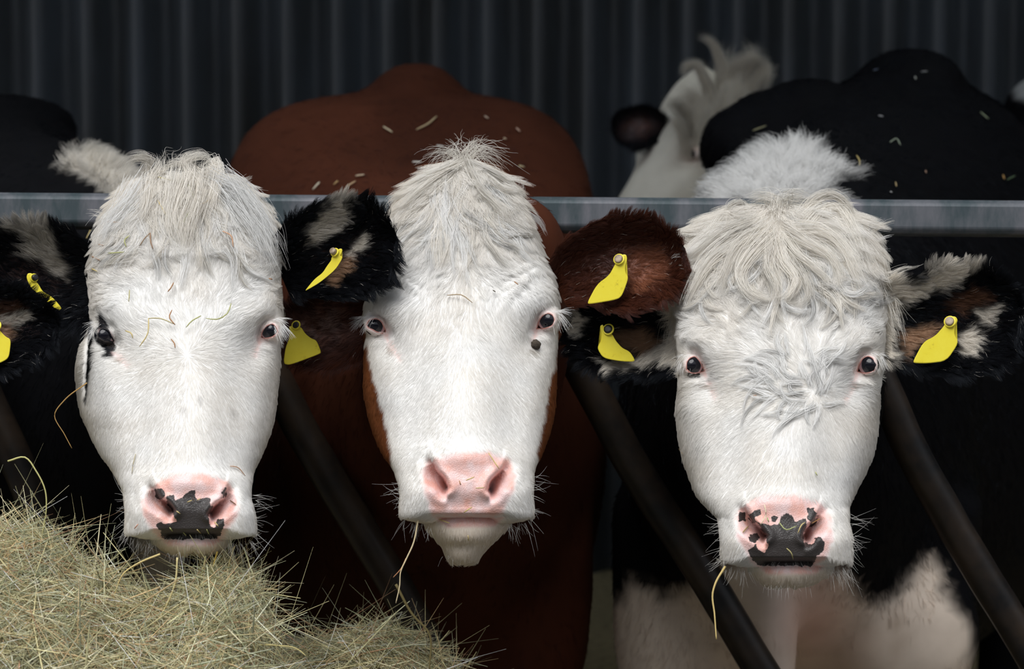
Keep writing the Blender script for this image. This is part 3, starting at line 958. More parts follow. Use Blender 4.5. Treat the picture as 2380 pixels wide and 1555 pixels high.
LEN_T = [-.85, -.62, -.45, -.3, -.1, .2, .5, 1.1]
def cow(label, head, tr, pigment, flow, *, nface=60000, lenk=1.0, ntrunk=16000, trunk_len=16, group=None, seed=1, root_at=None, voxel=0.02):
    rng = np.random.default_rng(seed)
    c = P(tr[0][4][1], 800, 4.6)
    root = empty('cow', (float(c[0]), float(c[1]), 0.0), label=label, cat='cow', group=group)
    HV, HF = head.build()
    TV, TF, TN = trunk(*tr, voxel=voxel)
    hx, hy = head.PX, head.PY
    hc, hs, hd = pigment(hx, hy, head.BB, np.zeros(len(hx)), head)
    tx, ty, td = proj(TV)
    tc, ts, tdk = pigment(tx, ty, td, np.ones(len(tx)), head)
    o = len(HV)
    body = mesh('body', np.r_[HV, TV], HF + [[i + o for i in q] for q in TF], M_HIDE, root,
                dict(Col=np.r_[hc, tc], skin=np.r_[hs, ts], dark=np.r_[hd, tdk]))
    # ---- face coat
    nr, segs = head.px.shape
    Vh = HV[:nr * segs]
    Nh = grid_normals(head.V).reshape(-1, 3)
    cen = head.V.mean(1, keepdims=True)
    Nh = Nh * np.where(np.sum(Nh * (head.V - cen).reshape(-1, 3), 1, keepdims=True) < 0, -1, 1)
    x, y, b, sk = hx[:nr * segs], hy[:nr * segs], head.BB[:nr * segs], hs[:nr * segs]
    edge = 1 + 1.3 * smooth(0.6, 0.1, np.abs(b))
    sdn = np.full(len(x), 99.0)
    for ey in head.eyes:
        sdn = np.minimum(sdn, sd_poly(x, y, ey['poly']))
    dens = smooth(-0.5, -0.1, b) * edge * (1 + 0.9 * smooth(-0.2, 0.2, (y - head.ye) / (head.ym - head.ye))) * (1 - smooth(0.3, 0.62, sk)) * smooth(0, 3, sdn)
    F = gridfaces(nr, segs)
    Fi, bw = tri_sample(Vh, F, dens, nface, rng)
    p = bary(Vh, Fi, bw); n = unit(bary(Nh, Fi, bw))
    fx, fy = bary(x, Fi, bw), bary(y, Fi, bw)
    t = (fy - head.ye) / (head.ym - head.ye)
    dx, dy = flow(fx, fy)
    an = (vnoise(fx / 38, fy / 38, seed) * 0.75 + vnoise(fx / 14, fy / 14, seed + 4) * 0.35) * smooth(0.35, -0.25, t) + vnoise(fx / 20, fy / 20, seed + 9) * 0.22
    tx_, ty_ = dx * np.cos(an) - dy * np.sin(an), dx * np.sin(an) + dy * np.cos(an)
    tan = surf_tan(n, tx_, ty_)
    L = np.interp(t, LEN_T, [46, 38, 27, 20, 14, 9.5, 8, 7]) / 1000 * lenk * (0.6 + 0.6 * rng.random(nface))
    se = np.full(len(fx), 99.0)
    for ey in head.eyes: se = np.minimum(se, sd_poly(fx, fy, ey['poly']))
    L = L * (0.35 + 0.65 * smooth(0, 30, se))
    lift = np.interp(t, [-.8, -.4, 0, 1], [.40, .32, .17, .12]) * (0.7 + 0.6 * rng.random(nface))
    col, _, _ = pigment(fx, fy, bary(b, Fi, bw), np.zeros(nface), head)
    wn = (0.5 + 0.5 * vnoise(fx / 60, fy / 60, seed + 30))[:, None]
    col = col * (0.93 + 0.07 * rng.random((nface, 1))) * (1 - 0.10 * wn * np.array([0.3, 0.6, 1.0]))
    long_ = t < -0.12
    for sel, K, cell, cl, wv, rd in ((long_, 8, 12 * lenk, 0.6, 0.10, 0.00018), (~long_, 5, 6, 0.28, 0.03, 0.00014)):
        if sel.sum() == 0: continue
        pts = strands(p[sel], n[sel], tan[sel], L[sel], lift[sel], K=K, cell=cell, clump=cl, wav=wv, rng=rng, pxy=(fx[sel], fy[sel]))
        hairs('face_coat', pts, rd * (1 - np.linspace(0, 1, K) ** 2 * 0.8)[None], col[sel], M_FUR, body, nrm=n[sel])
    # ---- lower jaw fuzz
    nj, sj = head.jpx.shape
    Fj = gridfaces(nj, sj)
    VJ = head.JV.reshape(-1, 3)
    jo = nr * segs + 2
    sj_ = hs[jo:jo + len(VJ)]
    Nj = grid_normals(head.JV).reshape(-1, 3)
    cj = head.JV.mean(1, keepdims=True)
    Nj = Nj * np.where(np.sum(Nj * (head.JV - cj).reshape(-1, 3), 1, keepdims=True) < 0, -1, 1)
    m = max(1500, nface // 25)
    Fi, bw = tri_sample(VJ, Fj, smooth(-0.6, -0.1, head.jb.ravel()[:, None].repeat(1, 1).ravel() if head.jb.size == len(VJ) else np.tile(head.jb, nj)) * (1 - 0.9 * smooth(.3, .7, sj_)), m, rng)
    p = bary(VJ, Fi, bw); n = unit(bary(Nj, Fi, bw)); jx, jy, _ = proj(p)
    pts = strands(p, n, surf_tan(n, (jx - jx.mean()) / 120, np.ones(m)), 0.008 * (0.5 + rng.random(m)), 0.3, K=5, cell=9, clump=0.4, rng=rng, pxy=(jx, jy))
    colj, _, _ = pigment(jx, jy, np.ones(m) * 0.9, np.zeros(m), head, jaw=True) if True else None
    hairs('chin_coat', pts, 0.00016 * (1 - np.linspace(0, 1, 5) ** 2 * 0.8)[None], colj, M_FUR, body, nrm=n)
    # ---- trunk coat (the side one can see from the passage)
    TFq = np.array([q for q in TF if len(q) == 4])
    face = np.clip(np.sum(TN * unit(CAMP - TV), 1) + 0.25, 0, 1)
    inview = (tx > -250) & (tx < W + 250) & (ty > -100) & (ty < H + 100) & (td < 5.9)
    dens = face * inview
    if ntrunk and dens.sum() > 0:
        Fi, bw = tri_sample(TV, TFq, dens, ntrunk, rng)
        p = bary(TV, Fi, bw); n = unit(bary(TN, Fi, bw)); x, y, d = proj(p)
        tan = np.tile(np.array([0, 0.5, -0.75]), (ntrunk, 1)) + 0.25 * rng.normal(0, 1, (ntrunk, 3)) + n * 0.0
        tan = unit(tan - n * np.sum(tan * n, 1, keepdims=True))
        col, _, _ = pigment(x, y, d, np.ones(ntrunk), head)
        br = col.mean(1)
        longw = (br > 0.3) & (y < 480)
        L = trunk_len / 1000 * (0.6 + 0.7 * rng.random(ntrunk)) * np.where(longw, 1.4, 1.0)
        up = np.where(longw, 1.5, 0.28)
        pts = strands(p, n, tan, L, up, K=5, cell=14, clump=0.45, rng=rng, pxy=(x, y))
        hairs('coat', pts, 0.00030 * (1 - np.linspace(0, 1, 5) ** 2 * 0.8)[None], col * (0.75 + 0.45 * rng.random((ntrunk, 1))), M_FUR, body, nrm=n)
        # extra tuft hair where the coat is white and long
        k = np.where(longw)[0]
        if len(k):
            k = rng.choice(k, 14000)
            pj = p[k] + rng.normal(0, 0.006, (len(k), 3))
            pts = strands(pj, n[k], tan[k], 0.026 * (0.4 + 0.9 * rng.random(len(k))), 1.3, K=6, cell=20, clump=0.35, wav=0.05, rng=rng, pxy=(x[k], y[k]))
            hairs('crest_coat', pts, 0.00024 * (1 - np.linspace(0, 1, 6) ** 2 * 0.8)[None], col[k] * (0.88 + 0.15 * rng.random((len(k), 1))), M_FUR, body, nrm=n[k])
    return root, body

def flow_fn(poll, whorl, ycol, spread=170.0, band=40):
    def f(x, y):
        ax, ay = (x - poll[0]) / spread, 0.9 + 0 * x
        wx, wy = (x - whorl[0]), (y - whorl[1])
        r = np.hypot(wx, wy) + 1
        bx, by = wx / r, wy / r
        # lower on the face everything runs down and out
        k = smooth(whorl[1], whorl[1] + 160, y)
        by = by * (1 - k) + k * 1.0; bx = bx * (1 - k) + k * (x - whorl[0]) / 230
        m = smooth(ycol - band, ycol + band, y + 25 * vnoise(x / 50, y / 50, 2))
        vx, vy = ax * (1 - m) + bx * m, ay * (1 - m) + by * m
        r = np.hypot(vx, vy) + 1e-6
        return vx / r, vy / r
    return f

def face_pigment(head, pad, darks, lipy, white_edge=None, back=BLACK, trunk_fn=None, eye_dark=(), stains=(), lip_poly=None, eye_pink=14, extra=()):
    """colour, bare skin and dark pigment of every point of one animal"""
    def fn(x, y, b, trunk_, hd, jaw=False):
        n = len(x)
        c = np.repeat(WHITE[None], n, 0)
        sk = np.zeros(n); dk = np.zeros(n)
        if trunk_[0] > 0.5 if n else False:
            return trunk_fn(x, y, b), sk, dk
        # cream tint on the sides and crown
        t = (y - hd.ye) / (hd.ym - hd.ye)
        cr = (0.55 * smooth(0.75, 0.15, b) + 0.30 * smooth(-0.3, -0.7, t))
        cr = np.clip(cr + 0.12 * vnoise(x / 45, y / 45, 6), 0, 0.8)[:, None]
        c = c * (1 - cr) + CREAM * cr
        if white_edge is not None:
            xl = np.interp(y, white_edge[0], white_edge[1]); xr = np.interp(y, white_edge[0], white_edge[2])
            wob = 3 * vnoise(x / 12, y / 12, 4)
            wm = smooth(-5, 5, x - xl + wob) * smooth(-5, 5, xr - x + wob)
            wm = (wm * (b > 0.02) if not jaw else wm * 0 + 1)[:, None]
            c = c * wm + np.array(back) * (1 - wm)
        else:
            wm = (smooth(-0.55, -0.35, b) if not jaw else np.ones(n))[:, None]
            c = c * wm + np.array(back) * (1 - wm)
        for poly, col, soft in extra:
            m = (smooth(soft, -soft, sd_poly(x, y, poly) + 3 * vnoise(x / 8, y / 8, 8)) * (b > -0.3))[:, None]
            c = c * (1 - m) + np.array(col) * m
        jm = smooth(hd.ym - 8, hd.ym + 14, y)[:, None] * 0.85
        c = c * (1 - jm) + (np.array([0.90, 0.79, 0.66])) * c / WHITE * jm
        if not jaw:
            for ey in hd.eyes:
                sd = sd_poly(x, y, ey['poly'])
                pk = ey.get('pink', eye_pink)
                sk = np.maximum(sk, 0.75 * np.exp(-np.clip(sd, 0, None) / pk * 1.5) * (b > -0.1))
                for tr_ in ey.get('tear', []):
                    d = sd_line(x, y, np.array(tr_) + (hd.dx, hd.dy))
                    sk = np.maximum(sk, 0.6 * np.exp(-(d / 9) ** 2) * (b > 0))
        sp = sd_poly(x, y, np.array(pad) + (hd.dx, hd.dy)) + 3 * vnoise(x / 10, y / 10, 14)
        sk = np.maximum(sk, smooth(9, -9, sp) * (b > 0.05))
        if lip_poly is not None:
            sl = sd_poly(x, y, np.array(lip_poly) + (hd.dx, hd.dy))
            sk = np.maximum(sk, smooth(7, -7, sl) * (b > 0))
        for poly in darks:
            dk = np.maximum(dk, np.clip(0.5 - sd_poly(x, y, np.array(poly) + (hd.dx, hd.dy)) / 16, 0, 1) * (b > 0))
        for poly, col, soft, amt in stains:
            m = (amt * smooth(soft, -soft, sd_poly(x, y, np.array(poly) + (hd.dx, hd.dy))) * (0.6 + 0.4 * vnoise(x / 5, y / 5, 31)))[:, None]
            c = c * (1 - m) + np.array(col) * m
            sk = sk * (1 - m[:, 0] * 0.6)
        return c, sk, dk
    return fn

# ================================================================== the middle cow: red body, white face
mid_outline = [(372, 1042, 1108), (400, 1000, 1152), (440, 950, 1192), (480, 925, 1212), (520, 908, 1230), (560, 899, 1247), (600, 886, 1264),
               (650, 864, 1287), (700, 850, 1298), (740, 846, 1300), (775, 850, 1297), (800, 848, 1295), (850, 846, 1294), (900, 845, 1293),
               (950, 852, 1290), (1000, 865, 1280), (1050, 886, 1262), (1100, 917, 1242), (1150, 929, 1240), (1190, 927, 1242), (1219, 938, 1230)]
mid_jaw = [(1165, 992, 1184, 320), (1200, 983, 1190, 334), (1222, 988, 1182, 344), (1244, 1004, 1164, 340), (1256, 1014, 1152, 330), (1265, 1022, 1142, 310), (1290, 1036, 1120, 296), (1312, 1046, 1108, 268)]
mid = Head(3.62, 745, 1205, mid_outline, mid_jaw,
           bumps=[(900, 700, 55, 26, 20, 18), (1248, 690, 55, 26, 20, -18),            # brows
                  (905, 800, 30, 26, -22, 30), (1240, 795, 30, 26, -22, -30),          # hollows inside the eyes
                  (1072, 930, 60, 130, 22, 0),                                          # nose bridge
                  (965, 970, 30, 90, -14, 8), (1185, 970, 30, 90, -14, -8),
                  (900, 900, 26, 60, 10, -8), (1260, 900, 24, 60, 10, 8),               # facial crest
                  (1075, 1060, 70, 18, 14, 0),
                  (960, 1150, 30, 40, 16, 0), (1205, 1150, 28, 40, 16, 0),             # flews
                  (1087, 1180, 60, 22, -8, 0),
                  (1215, 620, 40, 5, 7, -25), (1222, 640, 42, 5, 7, -28), (1205, 662, 42, 5, 6, -38), (1190, 685, 35, 5, 5, -50),
                  (925, 625, 38, 5, 5, 25), (940, 650, 40, 5, 5, 40)],
           nostrils=[(Z4((562, 500), (585, 550), (620, 590), (636, 625)), 12, 86), (Z4((928, 535), (895, 570), (868, 600), (856, 636)), 12, 86)],
           eyes=[dict(poly=Y3((305, 700), (345, 610), (430, 570), (520, 568), (600, 620), (650, 720), (690, 830), (500, 830), (430, 790), (340, 745)), iris=(872, 757), R=24, dw=6, look=-1,
                      lash=[((836, 742), (862, 741), (-0.9, 0.35), (-0.35, 1.0), 46, 34), ((842, 738), (872, 736), (-1, -0.1), (-0.5, 0.5), 26, 34)],
                      tear=[Y3((690, 850), (760, 1000), (900, 1230), (1010, 1400))]),
                 dict(poly=Y2((440, 765), (485, 620), (560, 500), (680, 448), (760, 480), (805, 580), (765, 690), (640, 748)), iris=(1273, 744), R=24, dw=6, look=1,
                      lash=[((1281, 729), (1304, 728), (0.25, 1.0), (0.7, 0.9), 46, 40), ((1280, 722), (1304, 722), (0.6, 0.3), (1, -0.1), 26, 32)],
                      tear=[Y2((430, 770), (390, 900), (350, 1010))])], cleft=0)

def mid_trunk_col(x, y, d):
    c = np.repeat(RED[None], len(x), 0)
    m = (0.5 + 0.5 * vnoise(x / 90, y / 90, 12))[:, None]
    c = c * (0.75 + 0.5 * m)
    pol = smooth(35, -25, np.hypot((x - 955) / 1.3, (y - 372)))[:, None]   # shade of the dip before the withers, darkened into the coat colour
    return c * (1 - 0.45 * pol)

mid_pad = Z4((555, 480), (700, 440), (850, 440), (955, 480), (990, 560), (985, 640), (940, 700), (930, 770), (560, 775), (540, 700), (505, 600), (515, 520))
mid_pig = face_pigment(mid, mid_pad, [], 1205, back=np.array([0.22, 0.075, 0.026]), trunk_fn=mid_trunk_col,
                       white_edge=([300, 780, 800, 850, 900, 950, 1000, 1050, 1100, 1400], [0, 820, 853, 861, 875, 890, 900, 911, 900, 0],
                                   [3000, 1330, 1297, 1289, 1277, 1268, 1258, 1246, 1270, 3000]),
                       lip_poly=Z4((560, 770), (940, 772), (880, 825), (640, 830)),
                       stains=[(Y3((690, 1080), (780, 1160), (880, 1250), (900, 1330), (820, 1290), (720, 1160)), (0.22, 0.11, 0.04), 4, 0.8),
                               (Y2((330, 1050), (400, 1180), (460, 1250), (400, 1320), (200, 1300), (270, 1180)), (0.16, 0.11, 0.05), 5, 0.8)])
mid_rings = [(3.66, 1075, 590, 980, 150, 2), (3.74, 1082, 446, 1010, 250, 3.0), (3.84, 1070, 545, 1080, 236, 2.4), (3.95, 975, 572, 1220, 215, 2),
             (4.2, 985, 560, 1400, 315, 2), (4.5, 1015, 460, 1560, 385, 2.2), (4.8, 978, 335, 1520, 428, 3.0), (5.1, 947, 234, 1480, 444, 4.6),
             (5.5, 950, 214, 1440, 400, 3.6), (5.9, 950, 230, 1380, 370, 2.6), (6.4, 950, 300, 1300, 330, 2.0), (6.7, 950, 500, 1100, 180, 2.0)]
def leg(px, d, top=900, r=(0.11, 0.10, 0.085, 0.06, 0.05, 0.055, 0.06)):
    a = P(px, top, d)
    z = a[2]
    return ([tuple(a), (a[0], a[1] + 0.01, z * 0.75), (a[0], a[1] - 0.02, z * 0.45), (a[0], a[1], z * 0.2), (a[0], a[1] - 0.02, 0.03)], r)
mid_tr = (mid_rings, [(968, 236, 5.5, 112, 90, 0.35), (1200, 605, 3.77, 124, 158, 0.10), (955, 610, 3.77, 110, 140, 0.10)],
          [leg(1215, 4.45, 1000, (0.12, 0.125, 0.115, 0.08, 0.06, 0.06, 0.07)), leg(850, 4.55, 1000, (0.12, 0.12, 0.10, 0.07, 0.06, 0.06, 0.07)), leg(1180, 6.2), leg(760, 6.25)])
cow_mid, body_mid = cow('red-brown cow with an all-white face and a plain pink nose, brown ears', mid, mid_tr, mid_pig,
                        flow_fn((1075, 380), (1085, 760), 2600, 190), nface=150000, lenk=0.95, seed=2)
eye_parts(mid, cow_mid, np.array([0.60, 0.30, 0.26]))
locks(mid, cow_mid, [
    ([(1075, 378, 6), (1040, 392, 26), (985, 415, 30), (930, 452, 26), (905, 468, 18), (918, 486, 16)], 170, 5, 7),
    ([(1070, 384, 4), (1010, 420, 20), (960, 462, 24), (925, 490, 18), (905, 486, 16)], 190, 8, 9),
    ([(1085, 378, 6), (1130, 395, 26), (1180, 425, 30), (1208, 460, 24), (1195, 492, 18), (1168, 498, 14)], 170, 5, 6),
    ([(1090, 384, 4), (1140, 418, 22), (1180, 445, 26), (1212, 440, 28), (1206, 420, 30)], 80, 6, 5),
    ([(1080, 376, 2), (1110, 440, 20), (1150, 480, 22), (1165, 500, 18), (1150, 512, 12)], 140, 8, 8),
    ([(1072, 374, 0), (1045, 358, 6), (1020, 372, 12), (1000, 392, 16)], 60, 10, 22),
    ([(1082, 374, 0), (1110, 352, 6), (1145, 372, 12), (1165, 400, 16)], 60, 10, 24),
    ([(1075, 374, 0), (1070, 350, 0), (1050, 340, 4)], 36, 16, 18),
    ([(1075, 374, 0), (1095, 348, 0), (1120, 338, 4)], 36, 16, 18)])
lock_field(mid, cow_mid, 110, (960, 385, 1200, 560), flow_fn((1075, 372), (1085, 760), 2600, 130), (70, 130), 32, (6, 4), 0.3, 7, 41, mask=lambda x, y: abs(x - 1075) < 20 + (y - 380) * 1.1)
whiskers(mid, cow_mid, [((928, 1120), (945, 1215), (-1, 0), (-0.6, 0.8), 26, 42, 320), ((1240, 1110), (1225, 1212), (1, 0), (0.6, 0.8), 30, 46, 320),
                        ((950, 1215), (1000, 1230), (-0.4, 1), (0, 1), 26, 30, 330), ((1175, 1225), (1225, 1215), (0.2, 1), (0.6, 1), 30, 34, 330),
                        ((1030, 1290), (1110, 1300), (-0.2, 1), (0.2, 1), 30, 14, 270)], np.random.default_rng(8))
ear(mid, [(1292, 668, -45), (1365, 628, -22), (1450, 613, 10), (1530, 598, 40), (1590, 575, 62)], [52, 88, 112, 100, 62], 52, cow_mid,
    [(E5((560, 380), (850, 330), (960, 480), (900, 620), (640, 760), (570, 640)), (0.30, 0.115, 0.06), 14)], RED * 1.15, 24000, 17, seed=1)
ear(mid, [(880, 735, -60), (800, 752, -80), (720, 762, -120), (668, 754, -205), (642, 746, -265)], [60, 92, 102, 84, 50], 50, cow_mid,
    [], RED * 0.9, 6000, 17, seed=2)
ear_tag(mid, E5((540, 405), (580, 405), (590, 450), (568, 520), (575, 580), (602, 622), (545, 780), (500, 822), (240, 866), (219, 850), (310, 680), (420, 600), (475, 500), (480, 480)),
        36, E5((508, 445))[0], 10.5, cow_mid)
ear_tag(mid, E8((205, 770), (240, 765), (300, 790), (385, 775), (450, 880), (540, 950), (620, 980), (692, 1160), (650, 1190), (215, 1352), (120, 1330), (150, 1100), (205, 960), (225, 880)),
        -60, E8((305, 745))[0], 9, cow_mid, black=True, slen=5)

# ================================================================== the left cow: white face, grey and pink nose
left_outline = [(398, 385, 465), (420, 335, 528), (450, 296, 575), (480, 268, 603), (510, 247, 622), (550, 229, 637), (600, 213, 646), (650, 207, 650), (700, 209, 654),
                (745, 210, 657), (775, 203, 653), (800, 190, 651), (830, 180, 651), (860, 176, 650), (900, 178, 646), (950, 185, 641), (1000, 204, 631),
                (1050, 229, 612), (1100, 263, 590), (1150, 286, 584), (1200, 290, 594), (1235, 289, 597), (1256, 302, 585)]
left_jaw = [(1215, 355, 535, 322), (1250, 352, 536, 338), (1264, 362, 530, 342), (1278, 380, 518, 334), (1293, 405, 492, 312)]
left = Head(3.58, 770, 1253, left_outline, left_jaw,
            bumps=[(255, 715, 55, 26, 20, 22), (612, 715, 55, 26, 20, -20), (280, 820, 28, 30, -22, 30), (590, 815, 30, 28, -22, -30),
                   (440, 960, 62, 130, 22, 0), (330, 1000, 34, 90, -12, 6), (545, 1000, 34, 90, -12, -6), (258, 930, 26, 70, 12, 0), (615, 930, 26, 70, 10, 0),
                   (445, 1118, 75, 18, 14, 0), (320, 1190, 28, 42, 18, 0), (568, 1190, 26, 42, 18, 0),
                   (430, 590, 90, 16, 12, 0), (203, 870, 6, 70, -26, 3)],
            nostrils=[(Z2((790, 632), (810, 680), (858, 712), (884, 742)), 11, 78), (Z2((1164, 650), (1150, 690), (1110, 722), (1078, 760)), 11, 78)],
            eyes=[dict(poly=Y1((385, 740), (430, 690), (510, 700), (580, 745), (620, 830), (670, 945), (540, 925), (460, 905), (390, 850)), iris=(243, 780), R=24, dw=4, look=-1, lid=(0.02, 0.02, 0.024), pink=4,
                       lash=[((214, 756), (238, 762), (-0.6, 0.8), (-0.3, 0.9), 60, 40), ((216, 748), (236, 756), (-1, 0.1), (-0.6, 0.4), 18, 26)],
                       tear=[Y1((690, 1150), (760, 1250), (860, 1330), (980, 1440))]),
                  dict(poly=[(608, 784), (612, 768), (622, 757), (634, 754), (642, 762), (644, 772), (636, 781), (622, 785)], iris=(628, 768), R=23, dw=5, look=1,
                       lash=[((634, 752), (654, 748), (0.35, 0.9), (0.8, 0.7), 60, 44), ((634, 744), (654, 740), (0.9, 0.1), (1, -0.2), 26, 28)],
                       tear=[((607, 784), (598, 802), (592, 826))])])
lw_patch = [(150, 384), (170, 368), (215, 356), (245, 362), (275, 386), (305, 402), (335, 425), (335, 480), (268, 470), (240, 436), (205, 408), (165, 398)]
def left_trunk_col(x, y, d):
    c = np.repeat(BLACK[None], len(x), 0)
    m = smooth(14, -14, sd_poly(x, y, lw_patch) + 12 * vnoise(x / 22, y / 22, 5)) * (y < 490) * (d < 5.1)
    w = smooth(16, -12, sd_poly(x, y, [(318, 1200), (430, 1200), (415, 1400), (350, 1450), (330, 1380)])) * (d < 4.6)
    m = np.maximum(m, w * 0.8)[:, None]
    return c * (1 - m) + GREYW * 1.25 * m
left_pad = Z2((790, 600), (920, 548), (1040, 548), (1170, 590), (1220, 680), (1215, 780), (1160, 850), (1150, 890), (810, 890), (790, 850), (740, 780), (725, 690))
left_dark = [Z2((855, 665), (890, 660), (900, 690), (930, 680), (960, 650), (1000, 640), (1012, 690), (1060, 675), (1088, 690), (1075, 715), (1095, 722), (1070, 770), (1072, 810),
                (1100, 830), (1110, 785), (1150, 785), (1150, 815), (1132, 850), (1130, 887), (820, 890), (830, 860), (795, 815), (830, 800), (850, 812), (905, 800), (880, 745), (855, 700)),
             Z2((790, 628), (830, 628), (848, 660), (828, 690), (800, 675)), Z2((1138, 645), (1160, 622), (1164, 660), (1140, 682)),
             Y1((345, 365), (380, 375), (440, 480), (560, 660), (660, 900), (720, 1010), (755, 1140), (700, 1190), (640, 1150), (590, 1180), (570, 1270), (510, 1240), (520, 1120), (400, 1020), (310, 900), (340, 790), (400, 690), (360, 560))]
left_pig = face_pigment(left, left_pad, left_dark, 1253, back=BLACK, trunk_fn=left_trunk_col,
                        lip_poly=Z2((820, 888), (1150, 888), (1090, 925), (860, 925)),
                        extra=[([(214, 745), (220, 800), (213, 850), (206, 900), (200, 935), (197, 900), (202, 850), (205, 800), (203, 745)], BLACK, 4),
                               ([(236, 728), (246, 745), (262, 785), (270, 812), (262, 832), (248, 828), (246, 808), (226, 795), (224, 772)], BLACK * 1.5, 4)],
                        stains=[(Y1((730, 1280), (820, 1320), (890, 1370), (860, 1400), (750, 1350)), (0.2, 0.12, 0.05), 4, 0.8),
                                (Z2((1010, 150), (1035, 160), (1030, 205), (1015, 200)), (0.25, 0.24, 0.24), 5, 0.6),
                                (Z2((930, 210), (960, 215), (955, 250), (930, 245)), (0.35, 0.34, 0.34), 6, 0.5),
                                (Z2((1180, 200), (1210, 230), (1200, 270), (1170, 250)), (0.35, 0.33, 0.32), 6, 0.5)])
left_rings = [(3.64, 430, 640, 1000, 165, 2), (3.78, 420, 575, 1080, 228, 2), (3.95, 322, 562, 1260, 195, 2), (4.15, 290, 545, 1400, 300, 2), (4.35, 250, 455, 1500, 350, 2),
              (4.55, 150, 350, 1540, 345, 2.0), (4.9, 20, 285, 1520, 345, 2.0), (5.3, -40, 222, 1480, 318, 2.6), (5.8, -70, 225, 1420, 300, 2), (6.3, -90, 330, 1350, 270, 2), (6.6, -90, 500, 1100, 160, 2)]
left_tr = (left_rings, [(10, 300, 5.3, 165, 82, 0.3)],
           [leg(360, 4.3, 1000, (0.11, 0.10, 0.075, 0.06, 0.055, 0.055, 0.06)), leg(20, 4.6, 1000), leg(30, 6.1), leg(-280, 6.1)])
cow_left, body_left = cow('black cow with white face, dark grey nose and hay bits on its head', left, left_tr, left_pig,
                          flow_fn((410, 395), (435, 825), 590, 190), nface=150000, lenk=1.0, seed=3)
eye_parts(left, cow_left, np.array([0.60, 0.30, 0.26]))
locks(left, cow_left, [
    ([(345, 440, 4), (335, 400, 24), (350, 372, 26), (330, 364, 30), (300, 372, 26), (285, 392, 18)], 150, 9, 7),
    ([(350, 470, 6), (352, 420, 26), (372, 385, 28), (368, 372, 24)], 170, 10, 10),
    ([(350, 420, 8), (345, 450, 26), (338, 490, 24), (325, 520, 14)], 170, 12, 10),
    ([(470, 450, 4), (440, 400, 24), (430, 375, 26), (455, 362, 26), (480, 362, 22), (492, 380, 16)], 150, 10, 7),
    ([(465, 410, 6), (425, 378, 22), (400, 380, 22), (380, 392, 16)], 110, 8, 7),
    ([(480, 395, 6), (500, 380, 20), (505, 400, 24), (495, 450, 24), (480, 500, 16)], 190, 10, 10),
    ([(420, 420, 10), (405, 470, 26), (400, 520, 24), (420, 570, 14)], 240, 20, 16),
    ([(470, 410, 8), (460, 470, 26), (440, 530, 22), (430, 590, 12)], 240, 18, 14),
    ([(500, 430, 6), (545, 450, 22), (590, 490, 24), (620, 545, 20), (630, 600, 12)], 320, 20, 16, WHITE),
    ([(520, 440, 6), (560, 490, 22), (600, 550, 20), (620, 620, 10)], 260, 20, 20, WHITE),
    ([(330, 440, 6), (300, 480, 22), (265, 520, 20), (240, 570, 10)], 260, 20, 18, WHITE),
    ([(400, 395, 2), (410, 372, 4), (440, 366, 4)], 30, 20, 22)])
lock_field(left, cow_left, 90, (270, 420, 610, 600), flow_fn((410, 380), (435, 825), 2600, 150), (60, 120), 30, (7, 4), 0.5, 6, 42, mask=lambda x, y: abs(x - 430) < 60 + (y - 400) * 0.8)
whiskers(left, cow_left, [((290, 1150), (300, 1250), (-1, 0.1), (-0.6, 0.8), 30, 44, 320), ((590, 1150), (592, 1250), (1, -0.1), (0.6, 0.7), 34, 46, 320),
                          ((305, 1252), (360, 1270), (-0.3, 1), (0, 1), 34, 32, 330), ((525, 1270), (588, 1256), (0.2, 1), (0.6, 1), 34, 34, 330),
                          ((385, 1290), (500, 1290), (-0.2, 1), (0.2, 1), 36, 16, 320)], np.random.default_rng(9))
ear(left, [(648, 628, -40), (715, 600, -5), (800, 575, 30), (870, 563, 60), (922, 548, 78)], [62, 95, 112, 104, 70], 50, cow_left,
    [(E4((60, 560), (300, 260), (480, 90), (760, 80), (640, 240), (700, 420), (480, 560), (330, 640), (180, 760)), GREYW, 10),
     (E4((380, 1240), (560, 1080), (640, 900), (800, 860), (760, 1040), (560, 1260), (420, 1340)), TAN * 1.1, 10),
     (E4((840, 680), (940, 600), (1000, 640), (960, 800), (880, 840), (800, 860), (740, 960), (680, 900)), GREYW, 8)], BLACK, 27200, 22, seed=3)
ear(left, [(222, 660, -70), (150, 655, -60), (80, 645, -50), (10, 625, -40), (-62, 605, -30)], [88, 118, 126, 110, 60], 52, cow_left,
    [(E7((60, 100), (300, 80), (480, 110), (600, 280), (740, 560), (700, 660), (540, 600), (460, 480), (220, 420), (330, 280), (150, 160)), GREYW * 0.8, 12)], BLACK, 19200, 22, seed=4)
ear_tag(left, E4((600, 800), (650, 795), (660, 830), (625, 900), (668, 925), (560, 1100), (330, 1290), (130, 1406), (128, 1390), (255, 1235), (370, 1150), (440, 1040), (500, 960), (500, 920)),
        62, E4((535, 840))[0], 8.5, cow_left, slen=13, axis=(-0.7, 0.5))
ear_tag(left, E7((285, 600), (335, 600), (330, 660), (390, 700), (440, 790), (540, 845), (640, 960), (612, 984), (555, 955), (400, 820), (310, 740), (272, 645)),
        22, E7((362, 645))[0], 8, cow_left, black=True, slen=11, axis=(0.7, 0.2))

